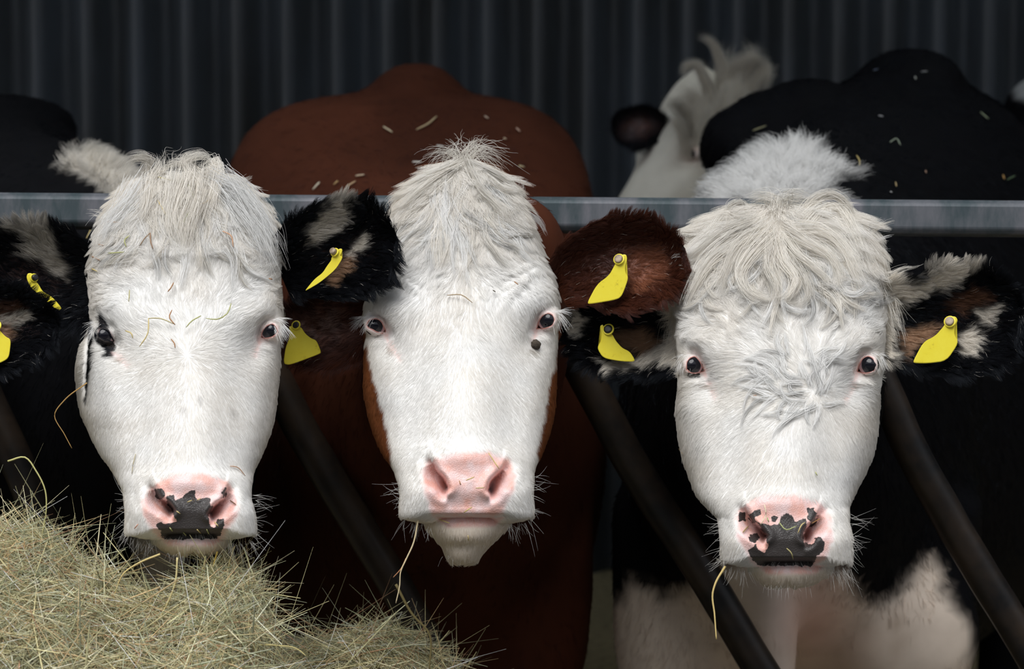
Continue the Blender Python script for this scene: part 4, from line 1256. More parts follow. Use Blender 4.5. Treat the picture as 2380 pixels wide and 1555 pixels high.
# ================================================================== the right cow: curly cream forelock
right_outline = [(474, 1770, 1870), (494, 1700, 1950), (530, 1645, 1998), (570, 1612, 2020), (620, 1592, 2034), (680, 1580, 2046), (740, 1576, 2050), (800, 1576, 2053),
                 (850, 1577, 2051), (900, 1577, 2046), (950, 1572, 2043), (1000, 1575, 2040), (1050, 1583, 2031), (1100, 1598, 2012), (1150, 1620, 1986), (1180, 1644, 1975),
                 (1205, 1666, 1974), (1250, 1673, 1981), (1300, 1676, 1982), (1320, 1690, 1972)]
right_jaw = [(1280, 1740, 1938, 322), (1314, 1740, 1936, 336), (1330, 1748, 1930, 340), (1348, 1764, 1906, 330), (1367, 1788, 1874, 308)]
right = Head(3.60, 850, 1318, right_outline, right_jaw,
             bumps=[(1625, 795, 55, 26, 20, 20), (2005, 795, 55, 26, 20, -20), (1650, 905, 28, 28, -22, 30), (1975, 905, 28, 28, -22, -30),
                    (1815, 1050, 64, 120, 22, 0), (1705, 1080, 32, 90, -14, 6), (1925, 1080, 32, 90, -14, -6), (1625, 1000, 26, 60, 12, -4), (2005, 1000, 26, 60, 10, 4),
                    (1820, 1165, 75, 18, 14, 0), (1708, 1250, 26, 42, 16, 0), (1948, 1250, 26, 42, 16, 0), (1690, 760, 40, 6, 6, 55), (1935, 760, 40, 6, 6, -60)],
             nostrils=[(Z6((885, 665), (915, 725), (960, 765), (990, 800)), 11, 78), (Z6((1282, 685), (1255, 735), (1218, 765), (1202, 805)), 11, 78)],
             eyes=[dict(poly=[(1596, 858), (1597, 842), (1604, 833), (1615, 830), (1624, 838), (1630, 850), (1636, 862), (1624, 865), (1606, 866)], iris=(1609, 849), R=24, dw=5, look=-1,
                        lash=[((1582, 828), (1602, 831), (-0.5, 0.9), (-0.25, 1.0), 40, 36), ((1582, 824), (1606, 826), (-1, 0.2), (-0.6, 0.5), 16, 22)],
                        tear=[((1636, 864), (1645, 880), (1656, 900), (1664, 930))]),
                   dict(poly=[(1993, 864), (1998, 848), (2006, 834), (2018, 829), (2028, 834), (2033, 848), (2031, 860), (2018, 866)], iris=(2019, 848), R=24, dw=5, look=1,
                        lash=[((2028, 830), (2050, 828), (0.25, 1.0), (0.5, 0.9), 40, 34), ((2024, 822), (2048, 822), (0.6, 0.4), (1, 0.1), 16, 22)],
                        tear=[((1993, 866), (1986, 884), (1978, 902), (1962, 935))])])
rw_patch = [(1640, 480), (1650, 440), (1685, 398), (1735, 362), (1800, 336), (1870, 338), (1915, 360), (1960, 396), (1985, 410), (1930, 410), (1915, 432), (1945, 470), (1880, 480)]
rl_white = [(1405, 1420), (1470, 1370), (1540, 1390), (1600, 1370), (1660, 1340), (1720, 1300), (1830, 1280), (1960, 1330), (2000, 1390), (2045, 1410), (2090, 1380), (2130, 1330), (2160, 1290), (2175, 1330), (2200, 1390), (2245, 1440), (2255, 1560), (2240, 1900), (1400, 1900)]
def right_trunk_col(x, y, d):
    c = np.repeat(BLACK[None], len(x), 0)
    m = smooth(12, -12, sd_poly(x, y, rw_patch) + 10 * vnoise(x / 20, y / 20, 5)) * (y < 490) * (d < 5.05)
    w = smooth(26, -22, sd_poly(x, y, rl_white) + 12 * vnoise(x / 26, y / 26, 9)) * (d < 5.2)
    c = c * (1 - m[:, None]) + WHITE * m[:, None]
    pk = (0.7 * np.exp(-((x - 1890) / 90) ** 2 - ((y - 1440) / 110) ** 2))[:, None]
    nk = smooth(3.95, 3.86, d) * (y < 800)
    c = c * (1 - nk[:, None]) + WHITE * nk[:, None]
    lowc = np.array([0.80, 0.68, 0.57]) * (1 - pk) + np.array([0.78, 0.46, 0.38]) * pk
    st = smooth(30, -10, sd_line(x, y, [(2080, 1440), (2100, 1480), (2090, 1520)]))[:, None] * 0.5
    lowc = lowc * (1 - st) + np.array([0.30, 0.2, 0.12]) * st
    return c * (1 - w[:, None]) + lowc * w[:, None]
right_pad = Z6((880, 620), (980, 575), (1180, 575), (1300, 620), (1350, 700), (1350, 830), (1310, 920), (1270, 955), (920, 955), (880, 880), (835, 800), (835, 680))
right_dark = [Z6((950, 730), (1000, 740), (1060, 735), (1080, 690), (1110, 672), (1138, 700), (1150, 720), (1210, 705), (1216, 740), (1200, 785), (1200, 830), (1245, 850), (1258, 810), (1290, 803), (1314, 832),
                 (1300, 880), (1270, 910), (1240, 960), (950, 960), (910, 910), (898, 880), (935, 845), (958, 872), (988, 888), (1008, 850), (990, 800), (955, 745)),
              Z6((845, 675), (885, 668), (888, 715), (850, 722)), Z6((898, 690), (930, 660), (970, 655), (968, 682), (932, 700), (945, 735), (920, 730)),
              Z6((1020, 690), (1062, 690), (1055, 722), (1022, 722)), Z6((1214, 650), (1250, 650), (1272, 690), (1240, 728), (1214, 706)), Z6((904, 790), (950, 785), (962, 810), (932, 836), (900, 822)),
              [(1594, 864), (1612, 866), (1628, 868), (1626, 880), (1612, 882), (1598, 876)], [(1230 * .4328 + 1350, 1212), (1270 * .4328 + 1350, 1206), (1262 * .4328 + 1350, 1222), (1225 * .4328 + 1350, 1226)]]
right_pig = face_pigment(right, right_pad, right_dark, 1318, back=BLACK, trunk_fn=right_trunk_col,
                         lip_poly=Z6((935, 955), (1320, 955), (1260, 1005), (1000, 1005)),
                         stains=[([(1632, 880), (1642, 892), (1658, 898), (1660, 906), (1640, 902)], (0.25, 0.13, 0.05), 4, 0.8),
                                 ([(1970, 896), (1990, 890), (1992, 900), (1975, 908)], (0.25, 0.13, 0.05), 4, 0.8)])
right_rings = [(3.66, 1815, 680, 1060, 160, 2), (3.78, 1820, 575, 1140, 246, 2.8), (3.95, 1738, 582, 1220, 212, 2), (4.15, 1790, 560, 1440, 330, 2), (4.35, 1850, 400, 1560, 400, 2.0),
               (4.5, 1860, 325, 1620, 425, 1.9), (4.75, 1960, 300, 1600, 450, 2.0), (5.0, 2050, 240, 1560, 455, 2.2), (5.35, 2085, 180, 1520, 462, 2.3), (5.8, 2100, 165, 1460, 440, 2.1), (6.3, 2110, 290, 1380, 360, 2), (6.6, 2110, 500, 1100, 180, 2)]
right_tr = (right_rings, [(2112, 205, 5.5, 118, 94, 0.35), (1702, 345, 5.2, 76, 95, 0.2), (1775, 310, 5.25, 95, 100, 0.2), (1880, 270, 5.3, 120, 90, 0.25), (1792, 1450, 4.13, 62, 280, 0.09), (2110, 1470, 4.32, 170, 190, 0.10)],
            [leg(1590, 4.35, 1150, (0.125, 0.12, 0.10, 0.075, 0.06, 0.06, 0.07)), leg(2070, 4.4, 1150, (0.16, 0.15, 0.12, 0.08, 0.06, 0.06, 0.07)), leg(2330, 6.2), leg(1950, 6.2)])
cow_right, body_right = cow('black and white cow with curly cream forelock and black-spotted pink nose', right, right_tr, right_pig,
                            flow_fn((1805, 520), (1888, 908), 680, 150, 60), nface=150000, lenk=1.35, seed=4, ntrunk=45000)
eye_parts(right, cow_right, np.array([0.60, 0.30, 0.26]))
locks(right, cow_right, [
    ([(1720, 520, 6), (1690, 500, 26), (1650, 540, 30), (1615, 562, 26), (1590, 552, 22), (1582, 542, 20)], 112, 7, 4),
    ([(1740, 500, 8), (1725, 470, 26), (1700, 475, 32), (1690, 520, 34), (1685, 570, 22)], 84, 5, 4),
    ([(1760, 520, 8), (1700, 540, 28), (1640, 580, 30), (1600, 620, 22), (1580, 660, 16)], 182, 12, 8),
    ([(1720, 560, 8), (1660, 600, 26), (1620, 660, 24), (1590, 720, 16)], 182, 16, 8),
    ([(1860, 510, 8), (1890, 468, 24), (1930, 452, 26), (1965, 470, 28), (1985, 520, 28), (2005, 560, 22)], 154, 7, 5),
    ([(1870, 530, 8), (1910, 490, 28), (1950, 490, 32), (1985, 540, 32), (2010, 600, 26), (2030, 650, 16)], 210, 11, 7),
    ([(1850, 540, 8), (1910, 540, 28), (1960, 580, 30), (1990, 640, 24), (2020, 700, 14)], 210, 14, 8),
    ([(1830, 540, 8), (1880, 570, 26), (1930, 600, 28), (1950, 650, 22), (1935, 680, 14)], 182, 12, 7),
    ([(1820, 550, 10), (1850, 590, 28), (1900, 630, 30), (1925, 660, 26), (1895, 670, 18)], 140, 9, 6),
    ([(1815, 560, 10), (1825, 610, 30), (1850, 650, 30), (1830, 690, 24), (1790, 700, 14)], 154, 11, 6),
    ([(1800, 560, 10), (1790, 620, 28), (1810, 670, 28), (1800, 710, 18)], 154, 11, 6),
    ([(1790, 550, 10), (1750, 590, 28), (1720, 640, 28), (1745, 690, 22), (1790, 705, 14)], 168, 12, 7),
    ([(1780, 540, 8), (1720, 570, 26), (1690, 630, 26), (1670, 690, 16)], 182, 14, 8),
    ([(1830, 600, 10), (1870, 650, 26), (1880, 690, 24), (1850, 715, 14)], 125, 11, 6),
    ([(1810, 500, 2), (1800, 468, 18), (1770, 458, 22), (1735, 466, 18)], 110, 16, 10),
    ([(1815, 500, 2), (1825, 462, 18), (1850, 458, 22), (1890, 470, 18)], 110, 16, 10),
    ([(1600, 640, -20), (1582, 690, -6), (1566, 740, -8), (1556, 790, -14)], 120, 18, 14),
    ([(2030, 640, -20), (2052, 690, -6), (2070, 740, -10), (2086, 790, -16)], 120, 20, 16)])
lock_field(right, cow_right, 130, (1630, 500, 2010, 680), flow_fn((1805, 515), (1888, 908), 2600, 110), (80, 160), 38, (6, 3), 1.3, 15, 43, mask=lambda x, y: abs(x - 1815) < 70 + (y - 480) * 0.9 and math.hypot(x - 1805, y - 520) > 26)
lock_field(right, cow_right, 60, (1740, 820, 1930, 960), flow_fn((1805, 300), (1900, 930), 600, 110), (50, 110), 26, (5, 2.5), 0.9, 8, 44, col=WHITE, mask=lambda x, y: math.hypot(x - 1850, y - 890) < 85)
whiskers(right, cow_right, [((1676, 1200), (1685, 1310), (-1, 0.1), (-0.6, 0.7), 32, 48, 320), ((1978, 1200), (1975, 1310), (1, 0.0), (0.6, 0.7), 36, 48, 320),
                            ((1690, 1320), (1740, 1330), (-0.3, 1), (0, 1), 30, 34, 330), ((1930, 1330), (1975, 1318), (0.2, 1), (0.6, 1), 40, 44, 330),
                            ((1780, 1364), (1885, 1364), (-0.2, 1), (0.2, 1), 36, 16, 320)], np.random.default_rng(10))
ear(right, [(2035, 742, -60), (2115, 748, -40), (2200, 746, -12), (2290, 735, 14), (2374, 712, 36)], [84, 104, 128, 116, 66], 55, cow_right,
    [(E6((0, 140), (330, 330), (560, 230), (800, 90), (1050, 70), (1250, 140), (980, 240), (760, 360), (420, 460), (300, 560), (200, 500), (150, 1200), (0, 1200)), GREYW * 1.35, 12),
     (E6((880, 420), (1150, 380), (1360, 480), (1120, 560), (1000, 660), (800, 560)), (0.16, 0.075, 0.04), 12),
     (E6((220, 900), (500, 820), (780, 800), (640, 960), (400, 1040), (260, 1180)), TAN * 1.2, 10),
     (E6((1120, 620), (1460, 560), (1400, 660), (1350, 850), (1200, 760)), GREYW * 1.1, 8),
     (E6((940, 900), (1120, 860), (1240, 940), (1100, 1180), (960, 1140)), GREYW * 1.1, 8)], BLACK, 30400, 22, seed=5)
ear(right, [(1605, 765, -70), (1520, 778, -95), (1440, 782, -108), (1370, 778, -108), (1312, 765, -104)], [86, 90, 92, 72, 40], 48, cow_right,
    [(E5((1000, 640), (1160, 600), (1160, 1400), (960, 1400), (900, 1300), (1000, 1150), (960, 900), (880, 820), (780, 760)), CREAM, 8),
     (E5((20, 1020), (160, 970), (280, 1030), (140, 1160), (60, 1120)), GREYW, 8),
     (E5((470, 1150), (760, 1080), (920, 1200), (760, 1330), (560, 1260)), TAN, 10),
     (E5((380, 1380), (620, 1380), (900, 1250), (960, 1340), (640, 1480), (450, 1480)), GREYW, 8)], BLACK, 19200, 22, seed=6)
ear_tag(right, E6((880, 700), (940, 705), (966, 750), (925, 840), (925, 930), (976, 1020), (830, 1240), (600, 1268), (440, 1264), (427, 1240), (550, 1010), (690, 940), (780, 840), (800, 810)),
        34, E6((862, 760))[0], 11, cow_right)
ear_tag(right, E5((335, 1070), (365, 1050), (375, 1110), (420, 1145), (450, 1140), (480, 1200), (540, 1270), (615, 1305), (662, 1385), (640, 1399), (520, 1394), (365, 1365), (309, 1270), (350, 1200), (352, 1130)),
        -68, E5((410, 1095))[0], 11, cow_right, black=True, slen=7)

# ================================================================== the cow beyond the left edge: only its ear reaches into view
shift = lambda t, dx, dy=0: [(a[0] + dy, a[1] + dx, a[2] + dx) + tuple(a[3:]) for a in t]
side = Head(3.50, 770, 1253, left_outline, left_jaw, bumps=[(440, 960, 62, 130, 22, 0), (255, 715, 55, 26, 20, 22), (612, 715, 55, 26, 20, -20)],
            nostrils=[(Z2((790, 632), (810, 680), (858, 712), (884, 742)), 11, 78), (Z2((1164, 650), (1150, 690), (1110, 722), (1078, 760)), 11, 78)],
            eyes=[dict(poly=[(608, 784), (612, 768), (622, 757), (634, 754), (642, 762), (644, 772), (636, 781), (622, 785)], iris=(628, 768), R=23, dw=5, look=1),
                  dict(poly=[(872 - 608, 784), (872 - 612, 768), (872 - 622, 757), (872 - 634, 754), (872 - 642, 762), (872 - 644, 772), (872 - 636, 781), (872 - 622, 785)][::-1], iris=(872 - 628, 768), R=23, dw=5, look=-1)],
            dx=-800, dy=95)
side_pig = face_pigment(side, left_pad, [], 1253, back=BLACK, trunk_fn=lambda x, y, d: np.repeat(BLACK[None], len(x), 0))
side_rings = [(r[0] - 0.0, r[1] - 820, max(r[2], 560) if r[0] < 4.0 else max(r[2], 300)) + tuple(r[3:]) for r in left_rings]
cow_side, body_side = cow('black cow at the left edge, only its ear and yellow tag in view', side,
                          (side_rings, [], [leg(-520, 4.3, 1000), leg(-820, 4.6, 1000), leg(-760, 6.1), leg(-1080, 6.1)]), side_pig,
                          flow_fn((-390, 495), (-365, 920), 690, 190), nface=6000, ntrunk=0, seed=5, voxel=0.03)
eye_parts(side, cow_side, np.array([0.60, 0.30, 0.26]))
ear(side, [(-165, 785, -60), (-80, 774, -30), (0, 764, 0), (70, 757, 18), (134, 752, 30)], [64, 90, 100, 80, 48], 48, cow_side,
    [(E7((-200, 850), (120, 900), (210, 960), (120, 1060), (0, 1060)), (0.10, 0.045, 0.025), 12),
     (E7((-100, 1080), (100, 1030), (280, 1010), (270, 1090), (180, 1120), (60, 1180)), GREYW * 0.8, 8),
     (E7((-100, 1120), (60, 1150), (120, 1240), (40, 1290)), TAN * 1.3, 8), (E7((20, 540), (120, 520), (240, 640), (100, 650)), GREYW * 0.5, 10)], BLACK * 1.3, 22400, 20, seed=7)
ear_tag(side, E7((-60, 1110), (-20, 1110), (-10, 1180), (50, 1250), (115, 1285), (96, 1450), (70, 1490), (0, 1527), (-120, 1540), (-200, 1470), (-170, 1330), (-110, 1200)),
        34, E7((-40, 1140))[0], 10, cow_side)

# ================================================================== cows farther back in the barn
def far_cow(label, at, yaw, roll, d, rings, legs, patch=None, pitch=0.0, size=1.0, back=BLACK):
    """the same animal built whole, turned another way"""
    h = Head(3.62, 745, 1205, mid_outline, mid_jaw, mid.bumps, [(p.tolist(), w_, d_) for p, w_, d_ in mid.nostrils],
             [dict(poly=((e_['poly'] - e_['iris']) / 1.04 + e_['iris']).tolist(), iris=e_['iris'], R=24, dw=6, look=e_.get('look', 0)) for e_ in mid.eyes])
    V, F = h.build(segs=160)
    pig = face_pigment(h, mid_pad, [], 1205, back=back)
    c, sk, dk = pig(h.PX, h.PY, h.BB, np.zeros(len(h.PX)), h)
    c = c * np.array([0.95, 0.89, 0.78])
    c0 = P(1075, 745, 3.62); c1 = P(*at, d)
    R = np.array(Euler((pitch, 0, yaw)).to_matrix() @ Matrix.Rotation(roll, 3, 'Y'))
    mv = lambda q: (q - c0) @ R.T * size + c1
    TV, TF, TN = trunk(rings, [], legs, voxel=0.03)
    x, y, dd = proj(TV)
    tc = np.repeat(BLACK[None], len(TV), 0)
    if patch is not None:
        m = smooth(8, -8, sd_poly(x, y, patch))[:, None]
        tc = tc * (1 - m) + WHITE * 0.6 * m
    o = len(V); z = np.zeros(len(TV))
    g = P(rings[2][1], 800, rings[2][0])
    root = empty('cow', (float(g[0]), float(g[1]), 0), label=label, cat='cow')
    body = mesh('body', np.r_[mv(V), TV], F + [[i + o for i in q] for q in TF], M_HIDE, root,
                dict(Col=np.r_[c, tc], skin=np.r_[sk, z], dark=np.r_[dk, z]))
    for ey in h.eyes:
        cc = mv(h.W(ey['iris'][0], ey['iris'][1], ey['w0'])); r = ey['R'] * h.S * size
        u, v = np.meshgrid(np.linspace(0, math.pi, 14), np.linspace(0, 2 * math.pi, 20, endpoint=False), indexing='ij')
        E = cc + r * np.stack([np.sin(u) * np.cos(v), np.cos(u), np.sin(u) * np.sin(v)], -1)
        mesh('eye', E.reshape(-1, 3), gridfaces(14, 20), M_EYE, root, dict(Col=np.full((280, 3), 0.01)))
    return root, body, mv

FAKE = Head(6.05, 745, 1205, mid_outline, mid_jaw, [], [], [])
FAKE.wsurf = lambda x, y: np.zeros(np.shape(x))
far, body_far, far_mv = far_cow('cow at the back wall with a white face and unruly curls, head turned aside', (1588, 372), math.radians(-60), math.radians(-6), 6.05,
                                [(6.72, 1760, 420, 900, 150, 2), (6.85, 1780, 330, 1150, 230, 2), (7.2, 1800, 320, 1250, 270, 2), (7.6, 1800, 400, 1200, 230, 2), (7.75, 1800, 520, 1000, 120, 2)],
                                [leg(1700, 6.95, 1000), leg(1900, 6.95, 1000), leg(1700, 7.5, 1000), leg(1900, 7.5, 1000)], size=0.98)
# neck of that cow joins head and trunk
ear(FAKE, [(1556, 308, 40), (1520, 296, 46), (1490, 296, 50), (1455, 306, 54), (1428, 322, 58)], [22, 42, 52, 50, 30], 18, far,
    [], BLACK * 2, 3000, 16, seed=8, thick=6)
far_l = [([(1700, 260, 90), (1680, 200, 100), (1672, 140, 106), (1655, 100, 110), (1625, 82, 112)], 120, 9, 6),
         ([(1660, 250, 90), (1640, 190, 110), (1615, 150, 112), (1595, 155, 112), (1588, 180, 112)], 110, 10, 6),
         ([(1690, 270, 80), (1700, 190, 100), (1720, 150, 106), (1760, 140, 106), (1790, 165, 100)], 160, 12, 10),
         ([(1700, 260, 80), (1730, 160, 100), (1750, 120, 104), (1735, 105, 104)], 110, 14, 10),
         ([(1720, 260, 80), (1760, 180, 96), (1782, 160, 98), (1768, 200, 96), (1740, 210, 92)], 120, 12, 9),
         ([(1700, 300, 80), (1690, 240, 104), (1710, 200, 110), (1700, 240, 108), (1680, 290, 100)], 220, 18, 16),
         ([(1640, 300, 90), (1620, 240, 110), (1600, 220, 110), (1575, 225, 108)], 120, 14, 10),
         ([(1620, 320, 100), (1590, 260, 116), (1565, 240, 116), (1550, 250, 112)], 120, 12, 10),
         ([(1600, 350, 110), (1585, 300, 124), (1570, 280, 124), (1562, 300, 120)], 120, 12, 9),
         ([(1650, 330, 100), (1640, 280, 120), (1650, 250, 124), (1640, 290, 124)], 200, 22, 18),
         ([(1690, 330, 90), (1700, 290, 110), (1740, 270, 110), (1760, 285, 104)], 160, 16, 14),
         ([(1700, 280, 70), (1695, 200, 90), (1690, 150, 90), (1700, 115, 90)], 120, 18, 14)]
locks(FAKE, far, [(g_[0], g_[1] * 2) + g_[2:] for g_ in far_l], name='poll_curls', col=np.array([0.86, 0.77, 0.62]))

edge, body_edge, _ = far_cow('black and white cow at the right edge, mostly hidden, far back', (2720, 330), math.radians(60), 0.0, 6.9,
                             [(6.72, 2470, 420, 900, 100, 2), (6.85, 2465, 200, 1100, 145, 3), (7.2, 2465, 172, 1150, 170, 3.6), (7.6, 2465, 200, 1150, 150, 3), (7.75, 2465, 420, 900, 80, 2)],
                             [leg(2400, 6.95, 1000), leg(2540, 6.95, 1000), leg(2400, 7.5, 1000), leg(2540, 7.5, 1000)],
                             patch=[(2352, 120), (2460, 120), (2470, 260), (2400, 240), (2362, 228), (2354, 205)])

# ================================================================== the feed barrier
barrier = empty('feed_barrier', (0, float(P(1190, 700, 3.95)[1]), 0), label='galvanised feed barrier with a box-section top rail and dark slanted bars', cat='feed barrier')
def rail(px0, py0, px1, py1, d, hh, name, mat, roll=0.15, depth=0.052):
    c = 0.008
    pr = [(-depth / 2, -hh + c), (-depth / 2, hh - c), (-depth / 2 + c, hh), (depth / 2 - c, hh), (depth / 2, hh - c), (depth / 2, -hh + c), (depth / 2 - c, -hh), (-depth / 2 + c, -hh)]
    pr = np.array(pr); cr, sr = math.cos(roll), math.sin(roll)
    pr = np.stack([pr[:, 0] * cr + pr[:, 1] * sr, -pr[:, 0] * sr + pr[:, 1] * cr], 1)
    A, B = P(px0, py0, d), P(px1, py1, d - 0.02)
    st = np.linspace(0, 1, 30)[:, None]
    ctr = A * (1 - st) + B * st
    V = ctr[:, None] + np.array([0, 1, 0]) * pr[None, :, 0:1] + np.array([0, 0, 1]) * pr[None, :, 1:2]
    o = mesh(name, V.reshape(-1, 3), gridfaces(30, 8).tolist() + [list(range(8)), [29 * 8 + i for i in range(8)][::-1]], mat, barrier, smooth_=False)
    b = o.modifiers.new('edge', 'BEVEL'); b.width = 0.003; b.segments = 2; b.limit_method = 'ANGLE'
    return o
rail(-1250, 480, 3000, 514, 3.95, 0.0265, 'top_rail', M_GALV)
rail(-1250, 2360, 3000, 2360, 3.95, 0.03, 'bottom_rail', M_GALV)
DB = 3.955
for pth in ([(-255, 520), (-120, 760), (0, 985), (60, 1120), (112, 1250), (250, 1520), (640, 2350)],
            [(455, 520), (560, 735), (655, 905), (722, 1040), (820, 1200), (920, 1365), (1012, 1525), (1440, 2350)],
            [(1165, 525), (1270, 720), (1345, 850), (1430, 1005), (1520, 1160), (1612, 1300), (1760, 1545), (2230, 2350)],
            [(1870, 530), (1980, 740), (2062, 920), (2130, 1075), (2215, 1220), (2300, 1362), (2400, 1530), (2880, 2350)]):
    q = catmull(np.c_[np.array(pth, float), np.zeros(len(pth))], 60)
    wob = 3 * vnoise(q[:, 1] / 90, q[:, 0] / 200, 7)
    V, f = tube(P(q[:, 0] + wob, q[:, 1], DB + 0.0 * q[:, 0]), 0.0265, 16)
    mesh('diagonal_bar', V, f, M_BAR, barrier)
for x in (-1220, 2980):
    a = P(x, 490, 3.95)
    V, f = tube([(a[0], a[1], 0.0), (a[0], a[1], 0.7), (a[0], a[1], a[2] + 0.03)], 0.045, 16)
    mesh('post', V, f, M_GALV, barrier)

# ================================================================== hay
HAYC = np.array([lin(208, 200, 164), lin(186, 178, 134), lin(168, 164, 124), lin(140, 144, 112), lin(160, 164, 138), lin(192, 166, 124), lin(156, 122, 94), lin(226, 220, 192), lin(116, 112, 86)])
HAYW = np.array([.17, .17, .15, .12, .12, .1, .05, .07, .05])
def hay_heap(name, label, ridge, d0, nst, seed, back=0.32):
    rng = np.random.default_rng(seed)
    r = np.array(ridge, float)
    xs = np.linspace(r[0, 0], r[-1, 0], 90)
    yt = pchip(r[:, 0], r[:, 1], xs)
    T = P(xs, yt, d0)
    rows = [(back, 0.75), (back * 0.5, 0.25), (back * 0.2, 0.05), (0, 0), (-0.05, 0.03), (-0.10, 0.08), (-0.16, 0.15), (-0.24, 0.26), (-0.34, 0.40), (-0.48, 0.62), (-0.7, 1.0)]
    V = []
    for k, (dy, dz) in enumerate(rows):
        q = T.copy()
        q[:, 1] += dy
        q[:, 2] = T[:, 2] * (1 - dz) if abs(dy) > 0.3 or k == 0 else np.maximum(T[:, 2] - dz * 0.8, 0)
        q[:, 2] += (0.012 * vnoise(xs / 30, np.full(90, k * 1.7), seed) if 0 < k < len(rows) - 1 else 0)
        V.append(q)
    V = np.stack(V)
    V[0, :, 2] = 0; V[-1, :, 2] = 0
    V[:, 0, 2] = 0; V[:, -1, 2] = 0
    o = empty(name, (float(T[:, 0].mean()), float(T[:, 1].mean()), 0), label=label, cat='hay', kind='stuff')
    nr, nc = V.shape[:2]
    VF = V.reshape(-1, 3); F = gridfaces(nr, nc, False)
    core = mesh('hay_core', VF, F, M_HAY, o, dict(Col=np.repeat(lin(120, 112, 78)[None], len(VF), 0)))
    core['kind'] = 'stuff'
    x, y, _ = proj(VF)
    NN2 = grid_normals(V); NN2[:, 0] = NN2[:, 1]; NN2[:, -1] = NN2[:, -2]
    NN2 = NN2 * np.where(NN2[..., 2:3] < 0, -1, 1)
    dens = ((x > -120) & (x < 2450) & (y < 1640)).astype(float) * (VF[:, 1] < T[:, 1].max() + 0.1)
    Fi, bw = tri_sample(VF, F, dens, nst, rng)
    p = bary(VF, Fi, bw); n = unit(bary(NN2.reshape(-1, 3), Fi, bw))
    p = p + n * (rng.random((nst, 1)) ** 1.6 * 0.030 - 0.004)
    rd = unit(rng.normal(0, 1, (nst, 3)) * np.array([1.0, 0.6, 0.55]))
    tdir = unit(rd - n * np.sum(rd * n, 1, keepdims=True) * rng.uniform(0.8, 1.0, (nst, 1)))
    L = np.clip(rng.lognormal(math.log(0.062), 0.5, nst), 0.015, 0.2)
    K = 6
    s = np.linspace(-0.5, 0.5, K)[None, :, None]
    bend = unit(rng.normal(0, 1, (nst, 3)))
    kink = np.abs(s - rng.uniform(-0.3, 0.3, (nst, 1, 1)))
    pts = p[:, None] + tdir[:, None] * L[:, None, None] * s + bend[:, None] * L[:, None, None] * kink * rng.uniform(0, 0.9, (nst, 1, 1))
    rad = np.clip(rng.lognormal(math.log(0.00050), 0.45, nst), 0.0003, 0.0019)
    a = unit(np.cross(tdir, bend)); b = np.cross(tdir, a)
    th = np.array([0, 2.1, 4.2])
    flat = rng.uniform(0.35, 1, (nst, 1))
    ring = np.stack([math.cos(t) * a + math.sin(t) * b * flat for t in th], 1)       # n,3,3
    tap = np.array([0.5, 0.95, 1, 1, 0.9, 0.35])
    SV = pts[:, :, None] + (rad[:, None, None, None] * tap[None, :, None, None]) * ring[:, None]
    base = (np.arange(nst) * K * 3)[:, None, None]
    g = gridfaces(K, 3)
    SF = (base + g[None]).reshape(-1, 4)
    c = HAYC[rng.choice(len(HAYC), nst, p=HAYW)] * rng.uniform(1.0, 1.75, (nst, 1)) * np.array([0.95, 0.95, 0.97])
    c = np.clip(c, 0, 0.86)
    c = np.repeat(c, K * 3, 0)
    st = mesh('hay_strands', SV.reshape(-1, 3), SF, M_HAY, o, dict(Col=c))
    st['kind'] = 'stuff'
    return o
hay1 = hay_heap('hay_heap', 'large heap of loose pale green hay under the white-faced cow with hay on its head',
                [(-420, 1480), (-200, 1330), (0, 1256), (70, 1282), (130, 1312), (190, 1352), (260, 1388), (330, 1412), (400, 1434), (450, 1420), (490, 1372), (522, 1342), (546, 1362), (566, 1430), (586, 1510), (615, 1610), (670, 1800)], 3.40, 36000, 21)
hay2 = hay_heap('hay_heap', 'smaller shaded hay heap between the slanted bars below the pink-nosed cow',
                [(580, 1800), (650, 1600), (695, 1560), (750, 1522), (810, 1496), (880, 1486), (940, 1504), (995, 1532), (1040, 1590), (1090, 1720)], 3.74, 9500, 22, back=0.14)
# ================================================================== single stalks
def stalk(pts, d, rad, col, label, group=None, name='hay_stalk', seedhead=False):
    q = np.array(pts, float)
    dd = np.broadcast_to(np.asarray(d, float), (len(q),))
    c = catmull(np.c_[q, dd], 24 if len(q) > 2 else 8)
    path = P(c[:, 0], c[:, 1], c[:, 2])
    r = rad * np.linspace(1, 0.55, len(c))
    V, f = tube(path, r, 6)
    o = mesh(name, V, f, M_HAY, None, dict(Col=np.repeat(np.array(col)[None], len(V), 0)))
    tag(o, label, 'hay stalk', group)
    return o
HG, HB, HY = lin(196, 190, 128), lin(160, 112, 76), lin(214, 196, 138)
stalk([(566, 1272), (590, 1340), (630, 1420), (660, 1460), (684, 1478)], 3.40, .0010, lin(214, 214, 170), 'long pale stalk curving down right of the dark-nosed muzzle')
stalk([(972, 1208), (960, 1265), (944, 1300), (931, 1330), (929, 1360), (920, 1402)], 3.41, .0012, lin(214, 196, 158), 'thin straw hanging from the mouth of the pink-nosed cow')
stalk([(944, 1298), (932, 1322), (914, 1342)], 3.412, .0009, lin(180, 128, 90), 'short brown straw end beside the one under the pink nose')
stalk([(1686, 1316), (1662, 1358), (1657, 1375), (1661, 1430), (1665, 1486)], 3.40, .0016, lin(216, 192, 128), 'bent yellow straw hanging from the spotted-nosed cow')
stalk([(18, 1072), (58, 1063), (84, 1095), (105, 1140), (107, 1190), (98, 1240)], 3.38, .0012, lin(190, 186, 124), 'tall green stalk arching up from the left of the hay heap')
stalk([(202, 890), (150, 930), (127, 963), (150, 1010), (167, 1042)], 3.48, .0009, lin(176, 140, 84), 'thin golden stalk bent beside the white cheek on black hide')
